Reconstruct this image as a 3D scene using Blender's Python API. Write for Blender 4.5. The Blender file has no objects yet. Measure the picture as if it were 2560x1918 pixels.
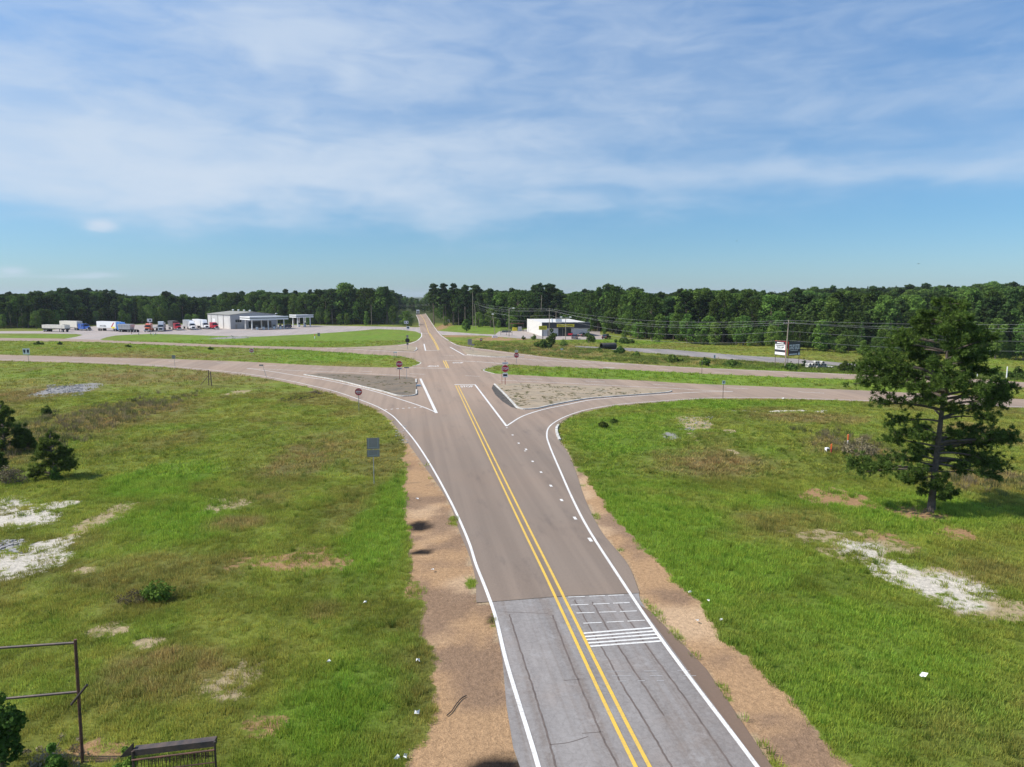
import bpy, math, random
import numpy as np
from mathutils import Vector, Matrix
from mathutils.geometry import tessellate_polygon

SC = bpy.context.scene
COL = SC.collection
rad = math.radians

# ------------------------------------------------------------------ camera, sky, sun, exposure
HCAM, FPX, PITCH = 15.0, 1775.0, 7.0
SUN_EL, SUN_BACK = 46.0, -4.0         # sun from the left, a touch on the camera's side
cam_d = bpy.data.cameras.new("camera")
cam_d.sensor_width = 36.0
cam_d.lens = 36.0 * FPX / 2560.0
cam_d.clip_start, cam_d.clip_end = 0.5, 20000.0
cam = bpy.data.objects.new("camera", cam_d)
COL.objects.link(cam)
cam.location = (0, 0, HCAM)
cam.rotation_euler = (rad(90 - PITCH), 0, 0)
SC.camera = cam
SC.view_settings.view_transform = 'Standard'
SC.view_settings.look = 'None'
SC.view_settings.gamma = 1.0
SC.view_settings.exposure = 0.45

sun_d = bpy.data.lights.new("sun", 'SUN')
sun_d.energy = 4.2
sun_d.angle = rad(0.5)
sun_d.color = (1.0, 0.94, 0.85)
sun = bpy.data.objects.new("sun", sun_d)
COL.objects.link(sun)
sdir = Vector((-math.cos(rad(SUN_EL)) * math.cos(rad(SUN_BACK)), math.cos(rad(SUN_EL)) * math.sin(rad(SUN_BACK)), math.sin(rad(SUN_EL))))
sun.rotation_euler = (-sdir).to_track_quat('-Z', 'Y').to_euler()

world = bpy.data.worlds.new("World")
SC.world = world
world.use_nodes = True


def build_world():
    nt = world.node_tree
    N, L = nt.nodes, nt.links
    bg = N['Background']
    sk = N.new('ShaderNodeTexSky')
    sk.sky_type = 'NISHITA'
    sk.sun_disc = False
    sk.sun_elevation = rad(SUN_EL)
    sk.sun_rotation = rad(-(90 - SUN_BACK))
    sk.air_density, sk.dust_density, sk.ozone_density = 1.0, 0.4, 1.6

    def put(inp, v):
        if hasattr(v, 'bl_rna') or hasattr(v, 'is_linked'):
            L.new(v, inp)
        else:
            inp.default_value = v

    def m(op, a, b=0.0, c=0.0, clamp=False):
        n = N.new('ShaderNodeMath')
        n.operation = op
        n.use_clamp = clamp
        put(n.inputs[0], a); put(n.inputs[1], b); put(n.inputs[2], c)
        return n.outputs[0]

    def comb(x, y, z=0.0):
        n = N.new('ShaderNodeCombineXYZ')
        put(n.inputs[0], x); put(n.inputs[1], y); put(n.inputs[2], z)
        return n.outputs[0]

    def noise(vec, scale, detail=6, rough=.55, dist=0.0):
        n = N.new('ShaderNodeTexNoise')
        n.noise_dimensions = '3D'
        L.new(vec, n.inputs['Vector'])
        n.inputs['Scale'].default_value = scale
        n.inputs['Detail'].default_value = detail
        n.inputs['Roughness'].default_value = rough
        n.inputs['Distortion'].default_value = dist
        return n.outputs['Fac']

    def ramp(v, a, b):
        n = N.new('ShaderNodeMapRange')
        n.interpolation_type = 'SMOOTHSTEP'
        put(n.inputs['Value'], v)
        n.inputs['From Min'].default_value, n.inputs['From Max'].default_value = a, b
        return n.outputs['Result']

    tc = N.new('ShaderNodeTexCoord')
    sp = N.new('ShaderNodeSeparateXYZ')
    L.new(tc.outputs['Generated'], sp.inputs[0])
    az = m('ARCTAN2', sp.outputs[0], sp.outputs[1])                 # bearing, 0 = north
    hyp = m('SQRT', m('ADD', m('MULTIPLY', sp.outputs[0], sp.outputs[0]), m('MULTIPLY', sp.outputs[1], sp.outputs[1])))
    el = m('DIVIDE', sp.outputs[2], m('MAXIMUM', hyp, 0.05))        # tangent of elevation
    elc = m('ADD', m('MAXIMUM', el, 0.0), 0.10)
    # the cloud deck: horizontal sheets seen in perspective
    px = m('DIVIDE', az, elc)
    py = m('DIVIDE', 1.0, elc)
    deck = comb(m('MULTIPLY', px, 0.55), py, 0.0)
    bearing = comb(m('MULTIPLY', az, 2.0), m('MULTIPLY', el, 6.0), 3.7)
    warp = noise(bearing, 1.6, 4, .6)
    w0 = m('MULTIPLY', m('SUBTRACT', warp, 0.5), 0.16)
    warp2 = noise(comb(m('MULTIPLY', az, 2.0), m('MULTIPLY', el, 6.0), 9.1), 2.2, 4, .6)
    w1 = m('MULTIPLY', m('SUBTRACT', warp2, 0.5), 0.55)
    azw = m('ADD', az, w1)
    elw = m('ADD', el, w0)
    total = None
    # bank of cloud: bearing, elevation, half-widths, tilt, amount
    banks = [(-.50, .160, .46, .050, .00, 1.3), (-.16, .195, .34, .036, .05, .85), (-.36, .135, .40, .026, -.02, .6), (-.50, .26, .50, .060, .0, .55),
             (-.62, .385, .28, .035, .0, .95), (-.28, .345, .17, .050, -.05, .8), (-.75, .22, .35, .05, .0, .8),
             (-.33, .145, .40, .022, .04, .7), (.03, .33, .26, .07, .0, .36), (.46, .165, .24, .022, .06, .62),
             (.33, .28, .26, .05, .08, .30), (.16, .155, .22, .03, -.03, .26), (-.15, .10, .12, .016, .0, .35),
             (.02, .115, .14, .010, .0, .30), (.60, .20, .2, .05, .0, .25), (-1.6, .35, .8, .22, .0, .7), (1.7, .4, .8, .2, .0, .5),
             (.25, .24, .35, .05, .0, .22), (-.02, .42, .3, .04, .0, .3)]
    for (a0, e0, sa, se, tilt, amt) in banks:
        dx = m('DIVIDE', m('SUBTRACT', azw, a0), sa)
        ee = m('SUBTRACT', m('SUBTRACT', elw, e0), m('MULTIPLY', m('SUBTRACT', az, a0), tilt))
        dy = m('DIVIDE', ee, se)
        g = m('MULTIPLY', m('EXPONENT', m('MULTIPLY', m('ADD', m('MULTIPLY', dx, dx), m('MULTIPLY', dy, dy)), -1.0)), amt)
        total = g if total is None else m('ADD', total, g)
    n1 = noise(deck, 0.75, 7, .52, .25)
    st = comb(m('ADD', m('MULTIPLY', az, 3.0), m('MULTIPLY', el, 4.0)), m('MULTIPLY', el, 20.0), 0.0)
    n2 = noise(st, 1.0, 6, .55, .4)
    n3 = noise(bearing, 5.0, 7, .55, .5)
    tex = m('ADD', m('ADD', m('MULTIPLY', n1, .46), m('MULTIPLY', n2, .22)), m('MULTIPLY', n3, .46))
    dens = m('MULTIPLY', total, m('ADD', m('MULTIPLY', ramp(tex, .38, .74), .72), .40))
    dens = m('ADD', dens, m('MULTIPLY', m('MULTIPLY', ramp(tex, .48, .72), .24), ramp(el, .10, .30)))
    # small puffs
    puff = None
    for (a0, e0, sa, se, amt) in [(-.518, .083, .0125, .0062, 2.6), (-.605, .030, .012, .004, .8), (-.52, .027, .02, .003, .5), (-.54, .0245, .03, .0022, .4), (-.32, .305, .02, .022, .45), (-.215, .29, .016, .02, .5), (-.62, .024, .04, .002, .3)]:
        wz = m('MULTIPLY', m('SUBTRACT', n3, .5), .012)
        dx = m('DIVIDE', m('ADD', m('SUBTRACT', az, a0), m('MULTIPLY', wz, 2.0)), sa)
        dy = m('DIVIDE', m('ADD', m('SUBTRACT', el, e0), wz), se)
        g = m('MULTIPLY', m('EXPONENT', m('MULTIPLY', m('ADD', m('MULTIPLY', dx, dx), m('MULTIPLY', dy, dy)), -1.0)), amt)
        puff = g if puff is None else m('ADD', puff, g)
    dens = m('ADD', m('MULTIPLY', dens, .92), m('MULTIPLY', puff, m('ADD', m('MULTIPLY', ramp(n3, .25, .6), .5), .5)))
    dens = m('MINIMUM', m('SUBTRACT', 1.0, m('EXPONENT', m('MULTIPLY', dens, -1.15))), 0.95)
    # sky tint, left brighter above the view so that shadows fill
    tint = N.new('ShaderNodeMix'); tint.data_type = 'RGBA'; tint.blend_type = 'MULTIPLY'
    tint.inputs['Factor'].default_value = 1.0
    L.new(sk.outputs[0], tint.inputs['A'])
    cr = N.new('ShaderNodeValToRGB')
    cr.color_ramp.interpolation = 'B_SPLINE'
    e = cr.color_ramp.elements
    e[0].position, e[0].color = 0.0, (.315, .45, .65, 1)
    e[1].position, e[1].color = 1.0, (1, 1, 1, 1)
    for q, c in ((.12, (.262, .42, .545, 1)), (.35, (.34, .555, .735, 1)), (.62, (.80, .92, 1.0, 1))):
        k = e.new(q); k.color = c
    L.new(m('MAXIMUM', el, 0.0), cr.inputs[0])
    L.new(cr.outputs[0], tint.inputs['B'])
    mix = N.new('ShaderNodeMix'); mix.data_type = 'RGBA'
    L.new(dens, mix.inputs['Factor'])
    L.new(tint.outputs['Result'], mix.inputs['A'])
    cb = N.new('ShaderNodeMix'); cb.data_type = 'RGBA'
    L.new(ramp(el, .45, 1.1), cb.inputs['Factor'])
    cb.inputs['A'].default_value = (3.1, 3.6, 4.25, 1); cb.inputs['B'].default_value = (5.6, 6.0, 6.6, 1)  # clouds above the view are brightened to lift the shadows
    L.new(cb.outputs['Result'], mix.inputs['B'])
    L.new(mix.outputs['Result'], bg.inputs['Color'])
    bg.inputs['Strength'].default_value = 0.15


build_world()

# ------------------------------------------------------------------ helpers
CP, SP = math.cos(rad(PITCH)), math.sin(rad(PITCH))


def G(x, y, z=0.0):
    """image pixel, cast through the camera -> place on the ground"""
    u, v = (x - 1280.0) / FPX, (959.0 - y) / FPX
    k = v * CP - SP
    t = (z - HCAM) / k
    return (u * t, (v * SP + CP) * t)


def GA(pts):
    return [G(x, y) for x, y in pts]


def ZT(Y, ytop):
    """height of something standing at distance Y whose top falls on image row ytop"""
    v = (959.0 - ytop) / FPX
    return HCAM + Y * (v * CP - SP) / (v * SP + CP)


def smooth(pts, step=0.0, n=8):
    """Catmull-Rom through the points (open)"""
    P = [np.array(p, float) for p in pts]
    if len(P) < 3:
        return [tuple(p) for p in P]
    Q = [2 * P[0] - P[1]] + P + [2 * P[-1] - P[-2]]
    out = []
    for i in range(1, len(Q) - 2):
        p0, p1, p2, p3 = Q[i - 1:i + 3]
        d1, d0, d2 = np.linalg.norm(p2 - p1) ** .5 + 1e-6, np.linalg.norm(p1 - p0) ** .5 + 1e-6, np.linalg.norm(p3 - p2) ** .5 + 1e-6
        m1 = d1 * ((p1 - p0) / d0 - (p2 - p0) / (d0 + d1) + (p2 - p1) / d1)
        m2 = d1 * ((p2 - p1) / d1 - (p3 - p1) / (d1 + d2) + (p3 - p2) / d2)
        for k in range(n):
            t = k / n
            t2, t3 = t * t, t * t * t
            out.append(tuple((2 * t3 - 3 * t2 + 1) * p1 + (t3 - 2 * t2 + t) * m1 + (-2 * t3 + 3 * t2) * p2 + (t3 - t2) * m2))
    out.append(tuple(P[-1]))
    return out


_rt = np.random.RandomState(5).rand(256, 256)


def vnoise(x, y):
    xi, yi = np.floor(x).astype(int), np.floor(y).astype(int)
    fx, fy = x - xi, y - yi
    fx, fy = fx * fx * (3 - 2 * fx), fy * fy * (3 - 2 * fy)
    a, b = _rt[xi & 255, yi & 255], _rt[(xi + 1) & 255, yi & 255]
    c, d = _rt[xi & 255, (yi + 1) & 255], _rt[(xi + 1) & 255, (yi + 1) & 255]
    return (a * (1 - fx) + b * fx) * (1 - fy) + (c * (1 - fx) + d * fx) * fy


def fbm(x, y, size, octs=4, seed=0, gain=.5):
    x, y = np.asarray(x, float) / size + seed * 17.3, np.asarray(y, float) / size + seed * 7.7
    s, a, t = 0, 1, 0
    for _ in range(octs):
        s = s + a * vnoise(x, y)
        t += a
        a *= gain
        x, y = x * 2.03 + 11.3, y * 2.03 + 5.1
    return s / t


def sstep(a, b, x):
    t = np.clip((x - a) / (b - a), 0, 1)
    return t * t * (3 - 2 * t)


class MB:
    """collects faces, then becomes ONE mesh object"""

    def __init__(self):
        self.v, self.f, self.m = [], [], []

    def add(self, vs, fs, mi=0):
        o = len(self.v)
        self.v += [tuple(p) for p in vs]
        self.f += [tuple(i + o for i in f) for f in fs]
        self.m += [mi] * len(fs)
        return self

    def box(self, x0, x1, y0, y1, z0, z1, mi=0):
        vs = [(x0, y0, z0), (x1, y0, z0), (x1, y1, z0), (x0, y1, z0), (x0, y0, z1), (x1, y0, z1), (x1, y1, z1), (x0, y1, z1)]
        return self.add(vs, [(0, 3, 2, 1), (4, 5, 6, 7), (0, 1, 5, 4), (1, 2, 6, 5), (2, 3, 7, 6), (3, 0, 4, 7)], mi)

    def hexa(self, b, t, mi=0):
        """b, t: four bottom and four top corners"""
        return self.add(list(b) + list(t), [(0, 3, 2, 1), (4, 5, 6, 7), (0, 1, 5, 4), (1, 2, 6, 5), (2, 3, 7, 6), (3, 0, 4, 7)], mi)

    def poly(self, pts, z, mi=0):
        vs = [Vector((p[0], p[1], 0)) for p in pts]
        tris = tessellate_polygon([vs])
        vv = [(p[0], p[1], z) for p in pts]
        fs = []
        for a, b, c in tris:
            A, B, C_ = vs[a], vs[b], vs[c]
            if (B - A).cross(C_ - A).z < 0:
                a, c = c, a
            fs.append((a, b, c))
        return self.add(vv, fs, mi)

    def prism(self, pts, z0, z1, mi=0, side=None):
        n = len(pts)
        area = sum(pts[i][0] * pts[(i + 1) % n][1] - pts[(i + 1) % n][0] * pts[i][1] for i in range(n))
        if area < 0:
            pts = pts[::-1]
        self.poly(pts, z1, mi)
        o = [(p[0], p[1], z0) for p in pts] + [(p[0], p[1], z1) for p in pts]
        self.add(o, [(i, (i + 1) % n, n + (i + 1) % n, n + i) for i in range(n)], mi if side is None else side)
        return self

    def extrude_y(self, prof, y0, y1, mi=0):
        """profile in x,z pulled along y"""
        n = len(prof)
        vs = [(p[0], y0, p[1]) for p in prof] + [(p[0], y1, p[1]) for p in prof]
        a = sum(prof[i][0] * prof[(i + 1) % n][1] - prof[(i + 1) % n][0] * prof[i][1] for i in range(n))
        fs = [(i, (i + 1) % n, n + (i + 1) % n, n + i) for i in range(n)] + [tuple(range(n))[::-1], tuple(range(n, 2 * n))]
        if a < 0:
            fs = [f[::-1] for f in fs]
        else:
            pass
        return self.add(vs, [f[::-1] for f in fs], mi)

    def tube(self, path, r, n=8, mi=0, cap=True):
        path = [Vector(p) for p in path]
        rs = r if isinstance(r, (list, tuple)) else [r] * len(path)
        o = len(self.v)
        up0 = None
        for i, p in enumerate(path):
            d = (path[min(i + 1, len(path) - 1)] - path[max(i - 1, 0)]).normalized()
            a = Vector((0, 0, 1)) if abs(d.z) < .9 else Vector((1, 0, 0))
            x = d.cross(a).normalized()
            y = d.cross(x).normalized()
            for k in range(n):
                t = 2 * math.pi * k / n
                self.v.append(tuple(p + (x * math.cos(t) + y * math.sin(t)) * rs[i]))
        for i in range(len(path) - 1):
            for k in range(n):
                a, b = o + i * n + k, o + i * n + (k + 1) % n
                self.f.append((a, a + n, b + n, b)); self.m.append(mi)
        if cap:
            self.f.append(tuple(o + k for k in range(n))); self.m.append(mi)
            e = o + (len(path) - 1) * n
            self.f.append(tuple(e + k for k in range(n))[::-1]); self.m.append(mi)
        return self

    def disc_y(self, cx, y, cz, r, n=24, th=.02, mi=0, phase=0.0):
        """upright plate facing -y"""
        prof = [(cx + r * math.cos(phase + 2 * math.pi * k / n), cz + r * math.sin(phase + 2 * math.pi * k / n)) for k in range(n)]
        return self.extrude_y(prof, y, y + th, mi)

    def build(self, name, mats, parent=None, sm=False, loc=None):
        me = bpy.data.meshes.new(name)
        me.from_pydata(self.v, [], self.f)
        mats = mats if isinstance(mats, (list, tuple)) else [mats]
        for k in mats:
            me.materials.append(k)
        if len(mats) > 1:
            me.polygons.foreach_set('material_index', self.m)
        if sm:
            me.polygons.foreach_set('use_smooth', [True] * len(me.polygons))
        me.update()
        o = bpy.data.objects.new(name, me)
        COL.objects.link(o)
        if parent is not None:
            o.parent = parent
        if loc is not None:
            o.location = loc
        return o


def tag(o, label=None, cat=None, group=None, kind=None):
    if label: o['label'] = label
    if cat: o['category'] = cat
    if group: o['group'] = group
    if kind: o['kind'] = kind
    return o


def thing(name, label, cat, loc=(0, 0, 0), rz=0.0, group=None):
    o = bpy.data.objects.new(name, None)
    o.empty_display_size = .2
    COL.objects.link(o)
    o.location = loc
    o.rotation_euler = (0, 0, rz)
    return tag(o, label, cat, group)


def struct(o):
    return tag(o, kind='structure')


def dup(root, loc, rz=0.0, sc=1.0, label=None, group=None):
    r = root.copy()
    COL.objects.link(r)
    r.location, r.rotation_euler = loc, (0, 0, rz)
    r.scale = (sc, sc, sc) if not isinstance(sc, tuple) else sc
    if label: r['label'] = label
    if group: r['group'] = group
    for ch in list(root.children):
        c = ch.copy(); COL.objects.link(c); c.parent = r
        for g in ch.children:
            d = g.copy(); COL.objects.link(d); d.parent = c
    return r


FONT_CACHE = {}


def text(name, body, w, h, mat, parent=None, loc=(0, 0, 0), rot=(rad(90), 0, 0), th=.004):
    """lettering w wide, h high, centred"""
    key = body
    if key not in FONT_CACHE:
        cu = bpy.data.curves.new('t', 'FONT')
        cu.body = body
        cu.align_x, cu.align_y = 'CENTER', 'CENTER'
        cu.offset = 0.015
        to = bpy.data.objects.new('t', cu)
        COL.objects.link(to)
        dg = bpy.context.evaluated_depsgraph_get()
        me = bpy.data.meshes.new_from_object(to.evaluated_get(dg))
        vs = np.array([v.co[:] for v in me.vertices])
        fs = [tuple(p.vertices) for p in me.polygons]
        bpy.data.objects.remove(to); bpy.data.curves.remove(cu)
        lo, hi = vs.min(0), vs.max(0)
        vs = vs - (lo + hi) / 2
        vs[:, 0] /= (hi - lo)[0]; vs[:, 1] /= (hi - lo)[1]
        FONT_CACHE[key] = (vs, fs)
    vs, fs = FONT_CACHE[key]
    me = bpy.data.meshes.new(name)
    me.from_pydata([(v[0] * w, v[1] * h, th) for v in vs], [], fs)
    me.materials.append(mat)
    o = bpy.data.objects.new(name, me)
    COL.objects.link(o)
    o.parent = parent
    o.location, o.rotation_euler = loc, rot
    return o


# ------------------------------------------------------------------ materials
def newmat(name):
    m = bpy.data.materials.new(name)
    m.use_nodes = True
    return m, m.node_tree.nodes, m.node_tree.links, m.node_tree.nodes['Principled BSDF']


def pm(name, c, rough=.6, metal=0.0, var=.12, size=1.0, spec=.5, c2=None, bump=0.0, coords='Object'):
    m, N, L, B = newmat(name)
    B.inputs['Roughness'].default_value = rough
    B.inputs['Metallic'].default_value = metal
    B.inputs['Specular IOR Level'].default_value = spec
    tc = N.new('ShaderNodeTexCoord')
    nz = N.new('ShaderNodeTexNoise')
    nz.inputs['Scale'].default_value = 1.0 / size
    nz.inputs['Detail'].default_value = 6
    nz.inputs['Roughness'].default_value = .65
    L.new(tc.outputs[coords], nz.inputs['Vector'])
    mr = N.new('ShaderNodeMapRange')
    mr.inputs['From Min'].default_value, mr.inputs['From Max'].default_value = .3, .7
    L.new(nz.outputs['Fac'], mr.inputs['Value'])
    mx = N.new('ShaderNodeMix'); mx.data_type = 'RGBA'
    L.new(mr.outputs['Result'], mx.inputs['Factor'])
    a = tuple(k * (1 - var) for k in c[:3])
    b = c2 if c2 else tuple(min(1, k * (1 + var)) for k in c[:3])
    mx.inputs['A'].default_value = (*a, 1)
    mx.inputs['B'].default_value = (*b, 1)
    L.new(mx.outputs['Result'], B.inputs['Base Color'])
    if bump:
        bp = N.new('ShaderNodeBump')
        bp.inputs['Strength'].default_value = bump
        bp.inputs['Distance'].default_value = size * .2
        L.new(nz.outputs['Fac'], bp.inputs['Height'])
        L.new(bp.outputs[0], B.inputs['Normal'])
    return m


def road_mat(name, c, c2, stain, cracks=False, worn=None, rough_top=False):
    """asphalt: broad tone changes along the lane, fine aggregate, a few stains"""
    m, N, L, B = newmat(name)
    B.inputs['Roughness'].default_value = .85
    B.inputs['Specular IOR Level'].default_value = .25
    tc = N.new('ShaderNodeTexCoord')
    mp = N.new('ShaderNodeMapping')
    mp.inputs['Rotation'].default_value = (0, 0, rad(-8.3))
    L.new(tc.outputs['Object'], mp.inputs['Vector'])

    def nz(scale, detail=5, rough=.6, sc=(1, 1, 1), vec=None):
        n = N.new('ShaderNodeTexNoise')
        q = N.new('ShaderNodeMapping')
        q.inputs['Scale'].default_value = sc
        L.new(vec or mp.outputs[0], q.inputs['Vector'])
        L.new(q.outputs[0], n.inputs['Vector'])
        n.inputs['Scale'].default_value = scale
        n.inputs['Detail'].default_value = detail
        n.inputs['Roughness'].default_value = rough
        return n.outputs['Fac']

    def rg(v, a, b, lo=0.0, hi=1.0):
        n = N.new('ShaderNodeMapRange')
        n.inputs['From Min'].default_value, n.inputs['From Max'].default_value = a, b
        n.inputs['To Min'].default_value, n.inputs['To Max'].default_value = lo, hi
        L.new(v, n.inputs['Value'])
        return n.outputs['Result']

    def mix(f, a, b, blend='MIX'):
        n = N.new('ShaderNodeMix'); n.data_type = 'RGBA'; n.blend_type = blend
        for inp, v in ((n.inputs['Factor'], f), (n.inputs['A'], a), (n.inputs['B'], b)):
            if isinstance(v, (tuple, float)):
                inp.default_value = v if isinstance(v, float) else (*v, 1)
            else:
                L.new(v, inp)
        return n.outputs['Result']
    base = mix(rg(nz(.22, 4, .55, (1, .12, 1)), .35, .65), c, c2)
    base = mix(rg(nz(.05, 5, .6), .4, .7), base, mix(1.0, base, (1.08, 1.02, .97), 'MULTIPLY'))
    base = mix(rg(nz(.5, 6, .7, (1, .25, 1)), .56, .74, 0, .6), base, stain)
    base = mix(rg(nz(9.0, 4, .8), .3, .7, 0, .22), base, (.05, .045, .04))
    base = mix(rg(nz(1.15, 3, .5, (1, .018, 1)), .40, .62, 0, .5), base, mix(1.0, base, (.74, .74, .75), 'MULTIPLY'))
    if rough_top:                             # silted concrete: tan dust, dark lichen streaks, pale scuffs
        base = mix(rg(nz(.32, 6, .7, (1, 2.2, 1)), .36, .54, 0, .95), base, rough_top[0])
        base = mix(rg(nz(.9, 7, .75, (.4, 2.0, 1)), .52, .68, 0, .75), base, rough_top[1])
        base = mix(rg(nz(1.6, 6, .75), .60, .70, 0, .8), base, rough_top[2])
    if worn:                                  # the older crossing highway is paler than the newly laid stem
        sy = N.new('ShaderNodeSeparateXYZ'); L.new(tc.outputs['Object'], sy.inputs[0])
        base = mix(rg(sy.outputs[1], 62, 108), base, mix(1.0, base, worn, 'MULTIPLY'))
    if cracks == 'old':
        base = mix(rg(nz(1.1, 7, .75, (1, .16, 1)), .40, .66, 0, .5), base, (.135, .12, .11))
        base = mix(rg(nz(1.9, 4, .6, (1, .012, 1)), .48, .62, 0, .6), base, (.15, .118, .095))
        base = mix(rg(nz(.8, 6, .7), .56, .68, 0, .5), base, (.33, .32, .31))
        base = mix(rg(nz(5.0, 5, .8), .35, .65, 0, .30), base, (.38, .36, .345))
    if cracks:
        vo = N.new('ShaderNodeTexVoronoi'); vo.feature = 'DISTANCE_TO_EDGE'
        dn = N.new('ShaderNodeTexNoise'); dn.inputs['Scale'].default_value = 1.3; dn.inputs['Detail'].default_value = 5
        L.new(mp.outputs[0], dn.inputs['Vector'])
        ad = N.new('ShaderNodeMix'); ad.data_type = 'RGBA'; ad.blend_type = 'LINEAR_LIGHT'
        ad.inputs['Factor'].default_value = .35
        L.new(mp.outputs[0], ad.inputs['A']); L.new(dn.outputs['Color'], ad.inputs['B'])
        L.new(ad.outputs['Result'], vo.inputs['Vector'])
        vo.inputs['Scale'].default_value = 1.9
        base = mix(rg(vo.outputs['Distance'], .0, .05, .16, 0), base, (.075, .065, .06))

        base = mix(rg(nz(.35, 5, .7), .5, .75, 0, .5), base, mix(1.0, base, (1.0, .86, .76), 'MULTIPLY'))
    L.new(base, B.inputs['Base Color'])
    bp = N.new('ShaderNodeBump')
    bp.inputs['Strength'].default_value = .25
    bp.inputs['Distance'].default_value = .02
    L.new(nz(30.0, 3, .7), bp.inputs['Height'])
    L.new(bp.outputs[0], B.inputs['Normal'])
    return m


M = {}
M['paved'] = road_mat('brown_asphalt', (.228, .180, .142), (.262, .207, .163), (.135, .108, .092), worn=(1.36, 1.30, 1.24))
M['old'] = road_mat('grey_asphalt', (.235, .222, .212), (.305, .29, .278), (.14, .118, .10), 'old')
M['faded'] = road_mat('faded_asphalt', (.20, .19, .19), (.33, .30, .28), (.10, .10, .105))
M['concrete'] = road_mat('lot_concrete', (.36, .32, .295), (.42, .37, .34), (.27, .23, .21))
M['island'] = road_mat('island_concrete', (.115, .105, .085), (.19, .17, .13), (.06, .055, .045), True, rough_top=((.205, .16, .11), (.05, .044, .034), (.27, .235, .16)))
M['island2'] = road_mat('pale_island_concrete', (.22, .195, .145), (.31, .28, .215), (.12, .115, .07), True, rough_top=((.36, .285, .195), (.12, .10, .07), (.44, .39, .27)))
M['darkstrip'] = pm('dark_ground', (.03, .027, .024), .9, var=.5, size=.8, c2=(.12, .10, .08))
M['shoulder'] = road_mat('shoulder_asphalt', (.17, .12, .088), (.21, .15, .11), (.11, .08, .065))


def paint_mat(name, c, under, amount):
    m, N, L, B = newmat(name)
    B.inputs['Roughness'].default_value = .65
    tc = N.new('ShaderNodeTexCoord')
    prev = None
    for sc_, lo, hi, w_ in ((9.0, .50, .66, amount), (.5, .42, .68, amount * .5)):
        n = N.new('ShaderNodeTexNoise')
        n.inputs['Scale'].default_value, n.inputs['Detail'].default_value, n.inputs['Roughness'].default_value = sc_, 6, .7
        L.new(tc.outputs['Object'], n.inputs['Vector'])
        r = N.new('ShaderNodeMapRange')
        r.inputs['From Min'].default_value, r.inputs['From Max'].default_value, r.inputs['To Max'].default_value = lo, hi, w_
        L.new(n.outputs['Fac'], r.inputs['Value'])
        x = N.new('ShaderNodeMix'); x.data_type = 'RGBA'
        L.new(r.outputs['Result'], x.inputs['Factor'])
        if prev is None: x.inputs['A'].default_value = (*c, 1)
        else: L.new(prev, x.inputs['A'])
        x.inputs['B'].default_value = (*under, 1)
        prev = x.outputs['Result']
    L.new(prev, B.inputs['Base Color'])
    return m


M['white'] = paint_mat('road_paint_white', (.72, .71, .68), (.30, .26, .22), .55)
M['fadedwhite'] = paint_mat('faded_road_paint', (.42, .41, .40), (.25, .24, .23), .9)
M['yellow'] = paint_mat('road_paint_yellow', (.70, .45, .055), (.28, .22, .15), .5)
M['kerb'] = pm('kerb_concrete', (.45, .43, .37), .8, var=.35, size=.9, c2=(.72, .70, .66))
M['tar'] = pm('crack_sealer', (.125, .098, .082), .7, var=.3, size=.6)
M['steel'] = pm('galvanised_steel', (.42, .43, .44), .45, .6, .12)
M['signback'] = pm('sign_back', (.30, .28, .25), .85, .0, .10, spec=.1)
M['red'] = pm('sign_red', (.48, .018, .03), .45, var=.08)
M['redpost'] = pm('red_post', (.36, .05, .04), .5, var=.1)
M['signwhite'] = pm('sign_white', (.80, .80, .80), .45, var=.05)
M['black'] = pm('black_paint', (.018, .018, .02), .5, var=.2)
M['dark'] = pm('dark_void', (.03, .03, .032), .7, var=.2)
M['wood'] = pm('weathered_wood', (.13, .095, .065), .85, var=.3, size=.4)
M['pole'] = pm('pole_wood', (.30, .25, .20), .85, var=.25, size=.5)
M['rust'] = pm('rusty_steel', (.075, .05, .042), .75, .2, .4, .25, c2=(.17, .075, .05))
M['greysteel'] = pm('painted_steel', (.045, .044, .05), .6, .3, .3, .3, c2=(.11, .075, .06))
M['metalwall'] = pm('ribbed_metal', (.36, .36, .37), .5, .0, .06, 3)
M['metalwhite'] = pm('white_metal', (.62, .61, .58), .5, .0, .06, 3)
M['roofmetal'] = pm('roof_metal', (.30, .28, .22), .5, .2, .12, 4)
M['canopy'] = pm('canopy_white', (.78, .79, .78), .4, var=.04)
M['stripe'] = pm('canopy_stripe', (.10, .115, .105), .5, var=.1)
M['glass'] = pm('dark_glass', (.02, .025, .03), .12, var=.2)
M['tyre'] = pm('tyre_rubber', (.022, .021, .02), .85, var=.2)
M['chrome'] = pm('bright_metal', (.55, .55, .57), .25, .9, .1)
M['blockwhite'] = pm('painted_block', (.60, .585, .55), .7, var=.06, size=2)
M['blockgrey'] = pm('grey_block', (.50, .49, .48), .7, var=.1, size=1)
M['fascia'] = pm('dark_fascia', (.035, .035, .042), .5, var=.15)
M['signyellow'] = pm('sign_yellow', (.80, .66, .04), .5, var=.06)
M['pipe'] = pm('concrete_pipe', (.42, .41, .38), .85, var=.2, size=.5)
M['plastic'] = pm('black_plastic', (.014, .014, .015), .45, var=.2)
M['orange'] = pm('orange_plastic', (.75, .14, .03), .5, var=.08)
M['blue'] = pm('truck_blue', (.03, .10, .42), .3, var=.1)
M['blue2'] = pm('truck_light_blue', (.04, .20, .58), .3, var=.1)
M['truckwhite'] = pm('truck_white', (.78, .78, .78), .3, var=.04)
M['truckred'] = pm('truck_red', (.42, .015, .03), .3, var=.1)
M['truckorange'] = pm('truck_orange', (.62, .13, .05), .35, var=.1)
M['silver'] = pm('truck_silver', (.50, .52, .55), .3, .3, .08)
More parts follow.
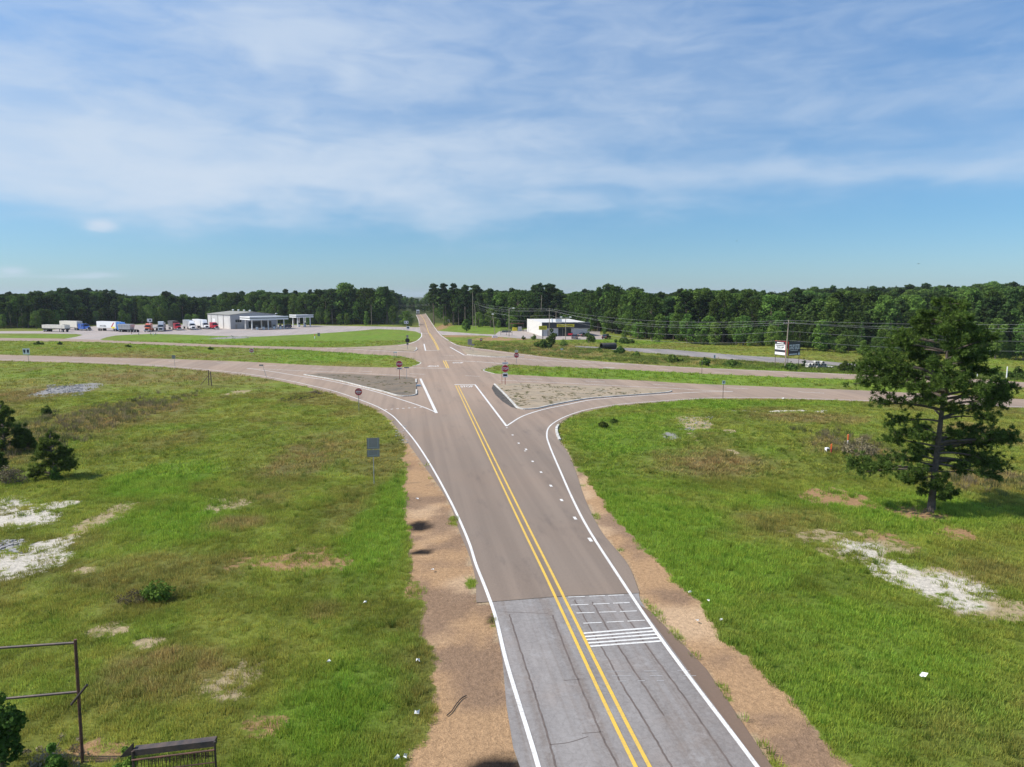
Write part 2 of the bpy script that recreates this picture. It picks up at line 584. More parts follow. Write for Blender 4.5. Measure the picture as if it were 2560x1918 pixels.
M['trailergrey'] = pm('trailer_grey', (.30, .31, .30), .5, .2, .2)
M['tarp'] = pm('brown_tarp', (.085, .08, .07), .8, var=.2)
M['trailercream'] = pm('trailer_cream', (.66, .62, .54), .5, var=.1)
M['navy'] = pm('car_navy', (.02, .025, .07), .25, var=.1)
M['carblack'] = pm('car_black', (.018, .018, .02), .2, var=.1)
M['cargrey'] = pm('car_grey', (.16, .17, .18), .3, .4, .1)
M['bark'] = pm('bark', (.15, .118, .095), .9, var=.4, size=.3, bump=.5)
M['deadwood'] = pm('dead_wood', (.36, .32, .27), .9, var=.2)
M['wire'] = pm('cable', (.30, .30, .30), .5, var=.1)
M['litter'] = pm('litter_white', (.78, .78, .76), .7, var=.1, size=.2)
M['rock'] = pm('pale_rubble', (.29, .28, .27), .9, var=.3, size=.3)


def leaf_mat(name, c, c2, transl=.3, rnd=.5):
    """foliage: tone per leaf cluster (attribute) and per plant"""
    m = bpy.data.materials.new(name)
    m.use_nodes = True
    N, L = m.node_tree.nodes, m.node_tree.links
    N.clear()
    out = N.new('ShaderNodeOutputMaterial')
    at = N.new('ShaderNodeAttribute'); at.attribute_name = 'tone'
    oi = N.new('ShaderNodeObjectInfo')
    mx = N.new('ShaderNodeMix'); mx.data_type = 'RGBA'
    L.new(at.outputs['Fac'], mx.inputs['Factor'])
    mx.inputs['A'].default_value = (*c, 1); mx.inputs['B'].default_value = (*c2, 1)
    hs = N.new('ShaderNodeHueSaturation')
    mr = N.new('ShaderNodeMapRange')
    mr.inputs['To Min'].default_value, mr.inputs['To Max'].default_value = 1 - rnd, 1 + rnd
    L.new(oi.outputs['Random'], mr.inputs['Value'])
    L.new(mr.outputs['Result'], hs.inputs['Value'])
    mh = N.new('ShaderNodeMapRange')
    mh.inputs['To Min'].default_value, mh.inputs['To Max'].default_value = .487, .512
    fr = N.new('ShaderNodeMath'); fr.operation = 'FRACT'
    mu = N.new('ShaderNodeMath'); mu.operation = 'MULTIPLY'; mu.inputs[1].default_value = 7.31
    L.new(oi.outputs['Random'], mu.inputs[0]); L.new(mu.outputs[0], fr.inputs[0])
    L.new(fr.outputs[0], mh.inputs['Value'])
    L.new(mh.outputs['Result'], hs.inputs['Hue'])
    L.new(mx.outputs['Result'], hs.inputs['Color'])
    d = N.new('ShaderNodeBsdfDiffuse'); t = N.new('ShaderNodeBsdfTranslucent')
    L.new(hs.outputs['Color'], d.inputs['Color']); L.new(hs.outputs['Color'], t.inputs['Color'])
    ms = N.new('ShaderNodeMixShader'); ms.inputs[0].default_value = transl
    L.new(d.outputs[0], ms.inputs[1]); L.new(t.outputs[0], ms.inputs[2])
    L.new(ms.outputs[0], out.inputs['Surface'])
    return m


M['leaf'] = leaf_mat('broad_leaves', (.042, .080, .018), (.135, .22, .045))
M['leaflight'] = leaf_mat('light_leaves', (.065, .12, .022), (.17, .265, .05))
M['needle'] = leaf_mat('pine_needles', (.026, .050, .017), (.075, .125, .036))
M['needleyoung'] = leaf_mat('young_pine_needles', (.045, .082, .022), (.105, .165, .045))
M['barkdark'] = pm('pine_bark', (.105, .082, .066), .9, var=.4, size=.3, bump=.5)
M['needlenear'] = leaf_mat('lone_pine_needles', (.046, .078, .018), (.19, .265, .056), .36, .0)
M['brush'] = leaf_mat('dry_brush', (.13, .11, .065), (.28, .24, .15), .2)
M['weed'] = leaf_mat('weeds', (.075, .12, .025), (.17, .235, .05))


def grass_mat():
    m = bpy.data.materials.new('grass_blades')
    m.use_nodes = True
    N, L = m.node_tree.nodes, m.node_tree.links
    N.clear()
    out = N.new('ShaderNodeOutputMaterial')
    at = N.new('ShaderNodeAttribute'); at.attribute_name = 'col'; at.attribute_type = 'INSTANCER'
    tn = N.new('ShaderNodeAttribute'); tn.attribute_name = 'tone'
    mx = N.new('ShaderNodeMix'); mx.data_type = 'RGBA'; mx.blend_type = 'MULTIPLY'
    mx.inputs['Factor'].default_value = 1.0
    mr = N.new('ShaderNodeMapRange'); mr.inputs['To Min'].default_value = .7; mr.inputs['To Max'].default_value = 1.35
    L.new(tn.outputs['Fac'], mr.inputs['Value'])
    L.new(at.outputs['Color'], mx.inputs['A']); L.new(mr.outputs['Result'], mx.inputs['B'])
    d = N.new('ShaderNodeBsdfDiffuse'); t = N.new('ShaderNodeBsdfTranslucent')
    L.new(mx.outputs['Result'], d.inputs['Color']); L.new(mx.outputs['Result'], t.inputs['Color'])
    ms = N.new('ShaderNodeMixShader'); ms.inputs[0].default_value = .45
    L.new(d.outputs[0], ms.inputs[1]); L.new(t.outputs[0], ms.inputs[2])
    L.new(ms.outputs[0], out.inputs['Surface'])
    return m


M['grass'] = grass_mat()


def ground_mat():
    m, N, L, B = newmat('ground_cover')
    B.inputs['Roughness'].default_value = .95
    B.inputs['Specular IOR Level'].default_value = .1
    at = N.new('ShaderNodeAttribute'); at.attribute_name = 'Col'
    tc = N.new('ShaderNodeTexCoord')

    def nz(s, d=6, r=.65):
        n = N.new('ShaderNodeTexNoise')
        n.inputs['Scale'].default_value, n.inputs['Detail'].default_value, n.inputs['Roughness'].default_value = s, d, r
        L.new(tc.outputs['Object'], n.inputs['Vector'])
        return n.outputs['Fac']

    def mul(a, v, lo, hi, f0=.3, f1=.7):
        mr = N.new('ShaderNodeMapRange')
        mr.inputs['From Min'].default_value, mr.inputs['From Max'].default_value = f0, f1
        mr.inputs['To Min'].default_value, mr.inputs['To Max'].default_value = lo, hi
        L.new(v, mr.inputs['Value'])
        mx = N.new('ShaderNodeMix'); mx.data_type = 'RGBA'; mx.blend_type = 'MULTIPLY'
        mx.inputs['Factor'].default_value = 1
        L.new(a, mx.inputs['A']); L.new(mr.outputs['Result'], mx.inputs['B'])
        return mx.outputs['Result']
    n1, n2, n4 = nz(.45), nz(4.5, 5, .75), nz(1.3, 7, .72)
    c = mul(mul(at.outputs['Color'], n1, .78, 1.22), n2, .75, 1.25)
    ba = N.new('ShaderNodeAttribute'); ba.attribute_name = 'Bare'
    bm = N.new('ShaderNodeMath'); bm.operation = 'MULTIPLY_ADD'
    L.new(n4, bm.inputs[0]); bm.inputs[1].default_value = 1.9; bm.inputs[2].default_value = -.95
    bs = N.new('ShaderNodeMath'); bs.operation = 'ADD'
    L.new(bm.outputs[0], bs.inputs[0]); L.new(ba.outputs['Alpha'], bs.inputs[1])
    br = N.new('ShaderNodeMapRange'); br.interpolation_type = 'SMOOTHSTEP'
    br.inputs['From Min'].default_value, br.inputs['From Max'].default_value = .40, .62
    L.new(bs.outputs[0], br.inputs['Value'])
    bc = mul(mul(ba.outputs['Color'], n2, .70, 1.25), nz(22, 2, .6), .75, 1.25)
    bx = N.new('ShaderNodeMix'); bx.data_type = 'RGBA'
    L.new(br.outputs['Result'], bx.inputs['Factor']); L.new(c, bx.inputs['A']); L.new(bc, bx.inputs['B'])
    c = bx.outputs['Result']
    L.new(c, B.inputs['Base Color'])
    bp = N.new('ShaderNodeBump')
    bp.inputs['Strength'].default_value = .7
    bp.inputs['Distance'].default_value = .12
    L.new(n2, bp.inputs['Height'])
    L.new(bp.outputs[0], B.inputs['Normal'])
    return m


M['ground'] = ground_mat()

# ------------------------------------------------------------------ road outlines, traced in image pixels
ch_a = [(1190, 1507), (1189, 1453), (1174, 1393), (1151, 1336), (1127, 1268), (1096, 1215), (1064, 1171), (1022, 1111), (985, 1062), (962, 1040), (932, 1021), (890, 1004), (828, 982), (774, 969), (720, 957), (666, 947), (598, 937), (434, 920), (260, 910), (0, 902), (-700, 880)]
ch_b = [(-700, 866), (0, 887), (202, 892.5), (434, 898), (640, 906), (745, 911.6), (872, 917), (989, 919), (1030, 917), (1048, 911.5), (1053, 907.5), (1049, 904), (1041, 901.2), (1025, 896), (998, 891), (960, 888.5), (872, 883.5), (745, 874.5), (640, 871), (434, 864), (202, 855), (0, 852), (-700, 841.5)]
ch_c = [(-700, 834.5), (0, 845), (174, 847.5), (289, 852), (434, 857.5), (600, 864), (745, 867.6), (817, 869), (872, 868.2), (960, 864.5), (996, 862), (1018, 859), (1040, 852), (1050, 845), (1052.5, 837), (1052, 831), (1049, 817), (1045.5, 801), (1038.5, 786), (1033.5, 777)]
ch_d = [(1059, 777), (1065.5, 786), (1074, 798), (1089, 821), (1104, 838), (1121, 849.5), (1135, 858), (1149, 863.5), (1178, 868), (1236, 876), (1291, 883.2), (1400, 896.2), (1490, 903), (1562, 908.2), (1705, 917.5), (1960, 928.4), (2134, 936), (2493, 951), (2560, 956), (3300, 994)]
ch_e = [(3300, 1008), (2560, 968.5), (2137, 949), (1960, 943), (1705, 932), (1600, 926.5), (1490, 921.5), (1381, 917), (1272, 911.8), (1245, 913.5), (1226, 917.5), (1210, 922.5), (1206, 925), (1211, 927.7), (1236, 934), (1309, 938.6), (1453, 946), (1600, 951.5), (1705, 958.2), (1960, 968.6), (2145, 976), (2493, 994.5), (2560, 998.5), (3300, 1040)]
ch_f = [(3300, 1059), (2560, 1020), (2113, 1002), (1960, 998), (1850, 997), (1777, 997.5), (1723, 1000), (1650, 1005.5), (1560, 1013), (1526, 1017), (1462, 1029), (1424, 1043), (1404, 1056), (1396, 1068), (1394, 1082), (1400, 1100), (1406, 1112), (1421, 1135), (1440, 1181), (1463, 1249), (1505, 1331), (1570, 1412), (1599, 1483)]
PAVE = []
for ch in (ch_a, ch_b, ch_c, ch_d, ch_e, ch_f):
    PAVE += smooth(GA(ch), n=6)
PAVE += GA([(1391, 1492), (1225, 1505)])
OLD = GA([(1226, 1505.6), (1391, 1492.6), (1597, 1483.6), (1600, 1500), (1620, 1530), (1700, 1610), (1760, 1675), (1840, 1790), (1920, 1909), (2010, 2050), (2250, 2420), (1440, 2420), (1335, 2050), (1300, 1918), (1283, 1870), (1266, 1765), (1256, 1648), (1235, 1545)])
LOT1 = GA([(-500, 833.5), (100, 834), (190, 835), (207, 837.5), (192, 842), (165, 846.6), (150, 848.5), (262, 853), (250, 848.5), (268, 843), (289, 839), (330, 836.5), (376, 835), (434, 836), (530, 839.5), (640, 842), (769, 836), (885, 828), (943, 822.8), (1000, 824.5), (1040, 829), (1053, 835), (1049, 817.5), (1044, 818.5), (943, 816.5), (735, 813), (560, 811), (300, 812), (190, 818), (100, 828), (-500, 829)])
LOT2 = GA([(1092, 827.0), (1122, 829.5), (1200, 835.2), (1238, 836.5), (1247, 829), (1300, 826.5), (1320, 823), (1500, 828), (1500, 836), (1512, 840), (1510, 848.5), (1393, 849.5), (1333, 846.5), (1300, 846.5), (1237, 841.2), (1200, 838.8), (1108, 838), (1102, 836.5)])
OLDROAD = GA([(1400, 862.3), (1440, 865.3), (1560, 870), (1669, 873.5), (1759, 881), (1868, 890), (1960, 895), (2100, 907), (2300, 923), (2300, 930), (2085, 919), (1960, 910), (1868, 904), (1759, 894), (1669, 887), (1560, 877), (1440, 868), (1400, 864)])
DIRT_L = GA([(1018, 1108), (1010, 1157), (1016, 1308), (1030, 1447), (1047, 1493), (1076, 1643), (1070, 1759), (1024, 1918), (960, 2300), (1440, 2300), (1345, 1918), (1298, 1761), (1264, 1648), (1238, 1540), (1226, 1500), (1192, 1510), (1190, 1453), (1174, 1393), (1151, 1336), (1127, 1268), (1096, 1215), (1064, 1171)])
DIRT_R = GA([(1425, 1135), (1449, 1150), (1493, 1235), (1560, 1320), (1640, 1400), (1690, 1450), (1771, 1520), (1828, 1600), (1920, 1680), (2010, 1780), (2141, 1918), (2500, 2300), (2150, 2300), (2010, 2050), (1920, 1909), (1760, 1675), (1700, 1610), (1600, 1500), (1570, 1412), (1505, 1331), (1463, 1249), (1440, 1181)])


def pip(poly, x, y):
    P = np.array(poly)
    inside = np.zeros(x.shape, bool)
    x2, y2 = np.roll(P[:, 0], -1), np.roll(P[:, 1], -1)
    for ax, ay, bx, by in zip(P[:, 0], P[:, 1], x2, y2):
        if ay == by:
            continue
        c = (ay > y) != (by > y)
        inside ^= c & (x < (bx - ax) * (y - ay) / (by - ay) + ax)
    return inside


def densify(poly, step):
    out = []
    n = len(poly)
    for i in range(n):
        a, b = np.array(poly[i][:2]), np.array(poly[(i + 1) % n][:2])
        k = max(1, int(np.linalg.norm(b - a) / step))
        for j in range(k):
            out.append(a + (b - a) * j / k)
    return np.array(out)


class SDF:
    """signed distance (negative inside) to outlines, on a grid"""

    def __init__(self, polys, x0, x1, y0, y1, h):
        self.x0, self.y0, self.h = x0, y0, h
        xs, ys = np.arange(x0, x1 + h, h), np.arange(y0, y1 + h, h)
        self.nx, self.ny = len(xs), len(ys)
        X, Y = np.meshgrid(xs, ys, indexing='ij')
        X, Y = X.ravel(), Y.ravel()
        ins = np.zeros(X.shape, bool)
        B = []
        for p in polys:
            ins |= pip(p, X, Y)
            b = densify(p, h * .8)
            B.append(b[(b[:, 0] > x0 - 30) & (b[:, 0] < x1 + 30) & (b[:, 1] < y1 + 30)])
        B = np.concatenate(B)
        D = np.empty(len(X))
        for i in range(0, len(X), 3000):
            dx = X[i:i + 3000, None] - B[None, :, 0]
            dy = Y[i:i + 3000, None] - B[None, :, 1]
            D[i:i + 3000] = np.sqrt((dx * dx + dy * dy).min(1))
        self.d = np.where(ins, -D, D).reshape(self.nx, self.ny)

    def __call__(self, x, y):
        fx = np.clip((np.asarray(x, float) - self.x0) / self.h, 0, self.nx - 1.001)
        fy = np.clip((np.asarray(y, float) - self.y0) / self.h, 0, self.ny - 1.001)
        i, j = fx.astype(int), fy.astype(int)
        a, b = fx - i, fy - j
        d = self.d
        return (d[i, j] * (1 - a) + d[i + 1, j] * a) * (1 - b) + (d[i, j + 1] * (1 - a) + d[i + 1, j + 1] * a) * b


sd_near = SDF([PAVE, OLD], -130, 150, 10, 240, 1.0)
sd_all = SDF([PAVE, OLD, LOT1, LOT2, OLDROAD], -420, 420, 10, 620, 4.0)
sd_dl = SDF([DIRT_L], -40, 40, 8, 80, .5)
sd_dr = SDF([DIRT_R], -40, 60, 8, 80, .5)


def sd_road(x, y):
    x, y = np.asarray(x, float), np.asarray(y, float)
    near = (x > -128) & (x < 148) & (y < 238)
    return np.where(near, np.minimum(sd_near(x, y), sd_all(x, y) + np.where(y < 150, 50, 0)), sd_all(x, y))


def hz(x, y):
    """height of the land"""
    x, y = np.asarray(x, float), np.asarray(y, float)
    d = sd_road(x, y)
    bump = (fbm(x, y, 16, 4, 1) - .5) * .9 + (fbm(x, y, 3.5, 3, 2) - .5) * .28
    away = sstep(.6, 7, d) * sstep(420, 250, y)
    hill = 13 * sstep(230, 560, y) * sstep(70, 230, x)
    hill = hill + 5 * sstep(420, 900, y) * sstep(-60, -260, x)
    near = sstep(70, 30, np.hypot(x, y - 18))
    return np.where(d < .5, -.02, bump * away * (1 - .4 * near)) + hill


def gz(x, y):
    return float(hz(np.array([x]), np.array([y]))[0])


# ------------------------------------------------------------------ ground colours: real patches of sand, soil, dry and lush grass
def ell(x0, y0, x1, y1):
    cx, cy = G((x0 + x1) / 2, (y0 + y1) / 2)
    ya, yb = G(0, y0)[1], G(0, y1)[1]
    cy = (ya + yb) / 2
    sc = math.hypot(cy, HCAM) / FPX
    return cx, cy, abs(x1 - x0) / 2 * sc, abs(ya - yb) / 2


SAND = [ell(*b) for b in [(-120, 1240, 130, 1300), (90, 1250, 190, 1275), (-60, 1280, 140, 1326), (60, 1340, 185, 1385), (-80, 1375, 120, 1450), (2110, 1360, 2195, 1400), (2180, 1400, 2300, 1450), (2230, 1440, 2405, 1492), (2370, 1500, 2450, 1530), (1865, 1027, 2085, 1033)]]
TAN = [ell(*b) for b in [(560, 972, 612, 998), (180, 1422, 250, 1440), (1690, 1046, 1780, 1074), (1727, 1078, 1752, 1110), (1808, 1074, 1836, 1086), (1812, 1122, 1845, 1138), (1955, 1318, 2110, 1362), (2060, 1350, 2260, 1420), (2200, 1410, 2420, 1500), (521, 1244, 628, 1284), (315, 1590, 410, 1632), (500, 1640, 650, 1760), (2020, 1030, 2090, 1036), (230, 1560, 330, 1600), (2380, 1500, 2600, 1560), (140, 1240, 240, 1420)]]
SOIL = [ell(*b) for b in [(1980, 1222, 2175, 1272), (555, 1375, 900, 1447), (2222, 1262, 2365, 1312), (2340, 1312, 2450, 1358), (995, 1450, 1060, 1500), (1095, 835, 1205, 845), (1180, 842, 1310, 853), (1084, 808, 1122, 829), (1665, 886, 1777, 895), (2160, 1330, 2300, 1400), (600, 1780, 700, 1850), (160, 1850, 380, 1918)]]
DRY = [ell(*b) for b in [(0, 960, 200, 1010), (-60, 1000, 205, 1190), (2357, 1180, 2700, 1240), (2035, 1085, 2215, 1150), (150, 925, 620, 965), (1860, 1036, 2160, 1062), (520, 1290, 660, 1330), (300, 1010, 470, 1040), (650, 1080, 830, 1250), (250, 1620, 600, 1760), (0, 885, 640, 897), (1180, 858, 1560, 900), (1560, 895, 2000, 915), (750, 1500, 860, 1560), (2350, 1060, 2560, 1100), (1600, 1120, 1900, 1200)]]
LUSH = [ell(*b) for b in [(282, 1256, 565, 1372), (880, 1150, 1025, 1520), (717, 1597, 1050, 1860), (1412, 1025, 1740, 1160), (1500, 1200, 1980, 1740), (250, 823, 1060, 866), (1950, 1230, 2560, 1330), (1560, 1000, 2100, 1020), (1200, 912, 2600, 975), (640, 870, 1050, 905), (1120, 800, 1300, 836), (0, 836, 200, 846), (1400, 848, 1700, 862), (1700, 1450, 2400, 1900), (300, 1150, 520, 1250)]]
GREY = [ell(*b) for b in [(108, 960, 216, 998), (1655, 1078, 1700, 1100), (-20, 1345, 60, 1385), (520, 841, 620, 849)]]
WET = [ell(*b) for b in [(1170, 1880, 1345, 1990), (1018, 1303, 1080, 1330), (1028, 1375, 1080, 1388), (1215, 1540, 1245, 1560), (734, 977, 798, 1002), (700, 990, 745, 1008)]]


def mask(lst, x, y, warp, soft=.45):
    m = np.zeros(x.shape)
    for cx, cy, rx, ry in lst:
        d = np.hypot((x - cx) / rx, (y - cy) / ry)
        m = np.maximum(m, sstep(1 + soft, 1 - soft, d + warp))
    return m


def mixc(a, b, m):
    return a * (1 - m[..., None]) + np.array(b) * m[..., None]


def ground_colour(x, y):
    """returns colour, grassiness, tallness"""
    f1, f2, f3 = fbm(x, y, 14, 5, 3), fbm(x, y, 5, 5, 4), fbm(x, y, 1.6, 4, 5, .65)
    w = (fbm(x, y, 4, 5, 6, .6) - .5) * 2.0
    w2 = (f3 - .5) * 2.2
    c = np.empty(x.shape + (3,))
    c[:] = (.152, .196, .031)
    c = mixc(c, (.178, .208, .038), sstep(.45, .68, f1))
    c = mixc(c, (.122, .188, .024), sstep(.52, .72, f2) * .7)
    c = mixc(c, (.160, .150, .044), sstep(.50, .70, fbm(x, y, 9, 5, 7)) * .6)
    c = c * (.93 + .85 * (f3 - .5))[..., None] * np.array((1.03, .97, 1.0))
    lush = mask(LUSH, x, y, w * .8)
    c = mixc(c, (.122, .222, .022), lush * .6)
    dry = mask(DRY, x, y, w * .8)
    c = mixc(c, (.195, .145, .065), dry * (.25 + .45 * sstep(.35, .65, f3)))
    # woodland floor and far land
    wood = sstep(330, 390, y) * sstep(60, 20, np.abs(x + .1405 * y + 0))
    far = np.clip(sstep(380, 420, y), 0, 1)
    c = mixc(c, (.035, .05, .015), far * .85)
    tall = .25 + .4 * lush + .5 * dry
    green = 1 - .0 * f1
    bare = c * 0 + np.array((.3, .22, .14)); bmask = np.zeros(x.shape)
    for lst, colr, wp, sh in ((SOIL, (.30, .185, .095), w * .85 + w2 * .5, .78), (TAN, (.34, .27, .16), w * .9 + w2 * .7, .74), (SAND, (.52, .475, .40), w * .85 + w2 * .75, .80), (GREY, (.26, .25, .245), w * .4 + w2 * .35, .9)):
        mk = mask(lst, x, y, wp) * sh
        bare = mixc(bare, colr, np.clip(mk * 2.5, 0, 1)); bmask = np.maximum(bmask, mk * (.85 + .6 * (f3 - .5) + .4 * (f2 - .5)))
    # bare verge along the near road
    dl = sd_dl(x, y) + w * .55 + w2 * .35
    dr = sd_dr(x, y) + w * .45 + w2 * .30
    inz = (np.abs(x) < 39) & (y < 79)
    ml = sstep(.25, -.35, dl) * inz
    mr = sstep(.25, -.5, dr) * inz
    dirt = np.empty(c.shape)
    dirt[:] = (.375, .238, .130)
    dirt = mixc(dirt, (.47, .325, .20), sstep(.48, .66, f2))
    dirt = mixc(dirt, (.22, .145, .095), sstep(.48, .68, fbm(x, y, 3, 5, 8)) * .85)
    dirt = mixc(dirt, (.48, .25, .10), sstep(.62, .75, f1) * .7)
    mk = np.maximum(ml, mr)
    bare = bare * (1 - np.clip(mk * 3, 0, 1)[..., None]) + dirt * np.clip(mk * 3, 0, 1)[..., None]
    bmask = np.maximum(bmask, mk)
    # pale grit right beside the pavement
    d = sd_near(x, y)
    gr = sstep(.9, .1, d + w * .5 + .2) * (y < 200) * (x > -120) * (x < 140)
    bare = mixc(bare, (.40, .31, .20), np.clip(gr * 2, 0, 1) * (mk < .3)); bmask = np.maximum(bmask, gr * .8)
    green = 1 - sstep(.34, .80, bmask)
    wet = mask(WET, x, y, w * .25 + w2 * .15, .2)
    bare = mixc(bare, (.018, .014, .012), wet); bmask = np.maximum(bmask, wet)
    return c, np.clip(green, 0, 1), tall, np.concatenate([bare, bmask[..., None]], -1)


def axis(lo, hi, dense0, dense1, h, grow, far_lo, far_hi):
    a = list(np.arange(dense0, dense1 + h, h))
    s = h
    while a[-1] < far_hi:
        s = min(s * grow, 400)
        a.append(a[-1] + s)
    s = h
    b = []
    cur = dense0
    while cur > far_lo:
        s = min(s * grow, 400)
        cur -= s
        b.append(cur)
    return np.array(b[::-1] + a)


gx = axis(0, 0, -72, 84, .45, 1.022, -6000, 6000)
gy = axis(0, 0, 10, 110, .42, 1.0105, -60, 9000)
GX, GY = np.meshgrid(gx, gy, indexing='ij')
gc, gg, gt, gb = ground_colour(GX, GY)
GZ = hz(GX, GY)
# the roadside ditch mouth
ditch = mask([ell(736, 979, 800, 1000)], GX, GY, 0 * GX, .3)
GZ -= ditch * .7
nx_, ny_ = len(gx), len(gy)
idx = np.arange(nx_ * ny_).reshape(nx_, ny_)
quads = np.stack([idx[:-1, :-1], idx[1:, :-1], idx[1:, 1:], idx[:-1, 1:]], -1).reshape(-1, 4)


def np_mesh(name, verts, faces, mats, colname=None, cols=None, midx=None, smooth_=False):
    me = bpy.data.meshes.new(name)
    nv, nf, k = len(verts), len(faces), faces.shape[1]
    me.vertices.add(nv)
    me.vertices.foreach_set('co', np.ascontiguousarray(verts, np.float32).ravel())
    me.loops.add(nf * k)
    me.loops.foreach_set('vertex_index', np.ascontiguousarray(faces, np.int32).ravel())
    me.polygons.add(nf)
    me.polygons.foreach_set('loop_start', np.arange(0, nf * k, k, dtype=np.int32))
    me.polygons.foreach_set('loop_total', np.full(nf, k, np.int32))
    for m_ in mats:
        me.materials.append(m_)
    if midx is not None:
        me.polygons.foreach_set('material_index', np.ascontiguousarray(midx, np.int32))
    if smooth_:
        me.polygons.foreach_set('use_smooth', np.ones(nf, bool))
    me.update(calc_edges=True)
    if colname:
        at = me.attributes.new(colname, 'FLOAT_COLOR', 'POINT')
        cc = np.ones((nv, 4), np.float32)
        cc[:, :cols.shape[1]] = cols
        at.data.foreach_set('color', cc.ravel())
    return me


# thatch and soil between the grown blades are darker than the blades
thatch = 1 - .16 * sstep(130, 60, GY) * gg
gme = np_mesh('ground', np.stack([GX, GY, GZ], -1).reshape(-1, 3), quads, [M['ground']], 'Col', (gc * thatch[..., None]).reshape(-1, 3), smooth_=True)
_a = gme.attributes.new('Bare', 'FLOAT_COLOR', 'POINT')
_a.data.foreach_set('color', np.ascontiguousarray(gb.reshape(-1, 4), np.float32).ravel())
go = bpy.data.objects.new('ground', gme)
COL.objects.link(go)
struct(go)

# ------------------------------------------------------------------ roads
struct(MB().poly(OLD, .004).build('old_road_surface', M['old']))
struct(MB().poly(PAVE, .012).build('road', M['paved']))
struct(MB().poly(LOT1, .006).build('truck_stop_pavement', M['concrete']))
struct(MB().poly(LOT2, .006).build('store_pavement', M['concrete']))
struct(MB().poly(OLDROAD, .03).build('disused_road', M['faded']))
sh = GA([(1598, 1512), (1655, 1588), (1735, 1697), (1905, 1923), (2010, 2062), (2240, 2390), (2262, 2385), (2010, 2030), (1925, 1910), (1765, 1672), (1703, 1606), (1624, 1527)])
struct(MB().poly(sh, .009).build('road_shoulder', M['shoulder']))


def strip(mb, pts, w, z, mi=0, world_pts=False, sm=True, n=6):
    P = pts if world_pts else GA(pts)
    if sm and len(P) > 2:
        P = smooth(P, n=n)
    P = [np.array(p[:2], float) for p in P]
    L_, R_ = [], []
    for i, p in enumerate(P):
        d = P[min(i + 1, len(P) - 1)] - P[max(i - 1, 0)]
        d /= (np.linalg.norm(d) + 1e-9)
        nrm = np.array((-d[1], d[0]))
        L_.append(p + nrm * w / 2); R_.append(p - nrm * w / 2)
    k = len(P)
    vs = [(a[0], a[1], z) for a in R_] + [(a[0], a[1], z) for a in L_]
    mb.add(vs, [(i, i + 1, k + i + 1, k + i) for i in range(k - 1)], mi)


ZP = .020
ln = MB()
edge_l = [(1400, 2120), (1346, 1918), (1320, 1831), (1298, 1761), (1264, 1648), (1238, 1540), (1214, 1472), (1190, 1412), (1174, 1361), (1144, 1290), (1114, 1230), (1073, 1157), (1035, 1100), (1000, 1059), (980, 1039), (944, 1017.5), (899, 999.5), (835, 978), (781, 965), (727, 953), (672, 943), (600, 933), (434, 917), (260, 907), (0, 899), (-700, 877)]
strip(ln, edge_l, .16, ZP)
edge_r = [(2030, 2110), (1893, 1918), (1722, 1692), (1642, 1583), (1546, 1440), (1469, 1320), (1434, 1253), (1398, 1172), (1374, 1115), (1367, 1090), (1372, 1069), (1390, 1054), (1417, 1040.5), (1462.6, 1025.6), (1526, 1014), (1560, 1010), (1650, 1003), (1723, 997.8), (1777, 995.2), (1850, 994.2), (1960, 995.5), (2113, 1000), (2560, 1018), (3300, 1056)]
strip(ln, edge_r, .16, ZP)
strip(ln, [(616, 921), (672, 928), (745, 940), (817, 951), (890, 967), (944, 981), (1000, 998.5), (1061, 1019), (1089, 1031)], .2, ZP)
strip(ln, [(1091, 1033), (1051, 947)], .38, ZP + .001)
strip(ln, [(616, 921), (640, 921.6), (745, 927), (872, 932), (995, 939), (1041, 941.5)], .16, ZP + .001)
strip(ln, [(1136, 962), (1189, 962)], .5, ZP)
strip(ln, [(1188, 962.6), (1266.5, 1066)], .26, ZP + .001)
strip(ln, [(1267, 1065), (1308.6, 1040), (1363, 1023), (1417, 1012), (1472, 1001), (1526, 995.7), (1600, 990), (1650, 986.7), (1741, 981), (1832, 979)], .22, ZP)
strip(ln, [(1248, 951), (1417, 958.5), (1600, 967.6), (1650, 969.5), (1741, 975), (1832, 978.8)], .18, ZP + .001)
# far lines
strip(ln, [(2560, 959), (2134, 937.6), (1960, 930), (1705, 919), (1562, 909.8), (1490, 904.6), (1399, 898), (1290, 885), (1235, 878), (1177, 869.7), (1148, 865.2), (1134, 859.8), (1120, 851), (1103, 839.3), (1088, 821), (1073, 798), (1065, 786), (1059, 778)], .2, ZP)
strip(ln, [(1034.5, 778), (1039.5, 786), (1046.5, 801), (1048, 815)], .2, ZP)
strip(ln, [(1053.6, 832), (1054, 840), (1050, 846), (1040, 853.5), (1018, 861), (996, 864.5)], .3, ZP)
strip(ln, [(817, 871), (872, 873), (980, 878.5), (1038, 881)], .35, ZP)
strip(ln, [(1060, 860), (1064, 877)], .35, ZP)
strip(ln, [(1064.5, 877), (1098, 875.8)], .45, ZP + .001)
strip(ln, [(1125, 868), (1161, 888.5)], .35, ZP)
strip(ln, [(1161, 888.2), (1186, 891), (1280, 896), (1400, 903.5), (1500, 908.2), (1562, 911.5)], .25, ZP + .001)
strip(ln, [(1008, 919.6), (1060, 920.5), (1122, 921.2)], .3, ZP)
strip(ln, [(1110.5, 901.2), (1192, 904.6), (1256, 909.4)], .3, ZP)
strip(ln, [(1040, 902), (1050.5, 905.5), (1051.5, 908), (1047, 911.3), (1030, 916)], .2, ZP)
strip(ln, [(1262, 912.5), (1245, 914), (1226, 918.5), (1208.5, 924.8), (1213, 928.3), (1236, 934.8)], .2, ZP)
strip(ln, [(1048, 808), (1057, 808)], .6, ZP); strip(ln, [(1054.5, 833.8), (1072, 833.8)], .6, ZP)
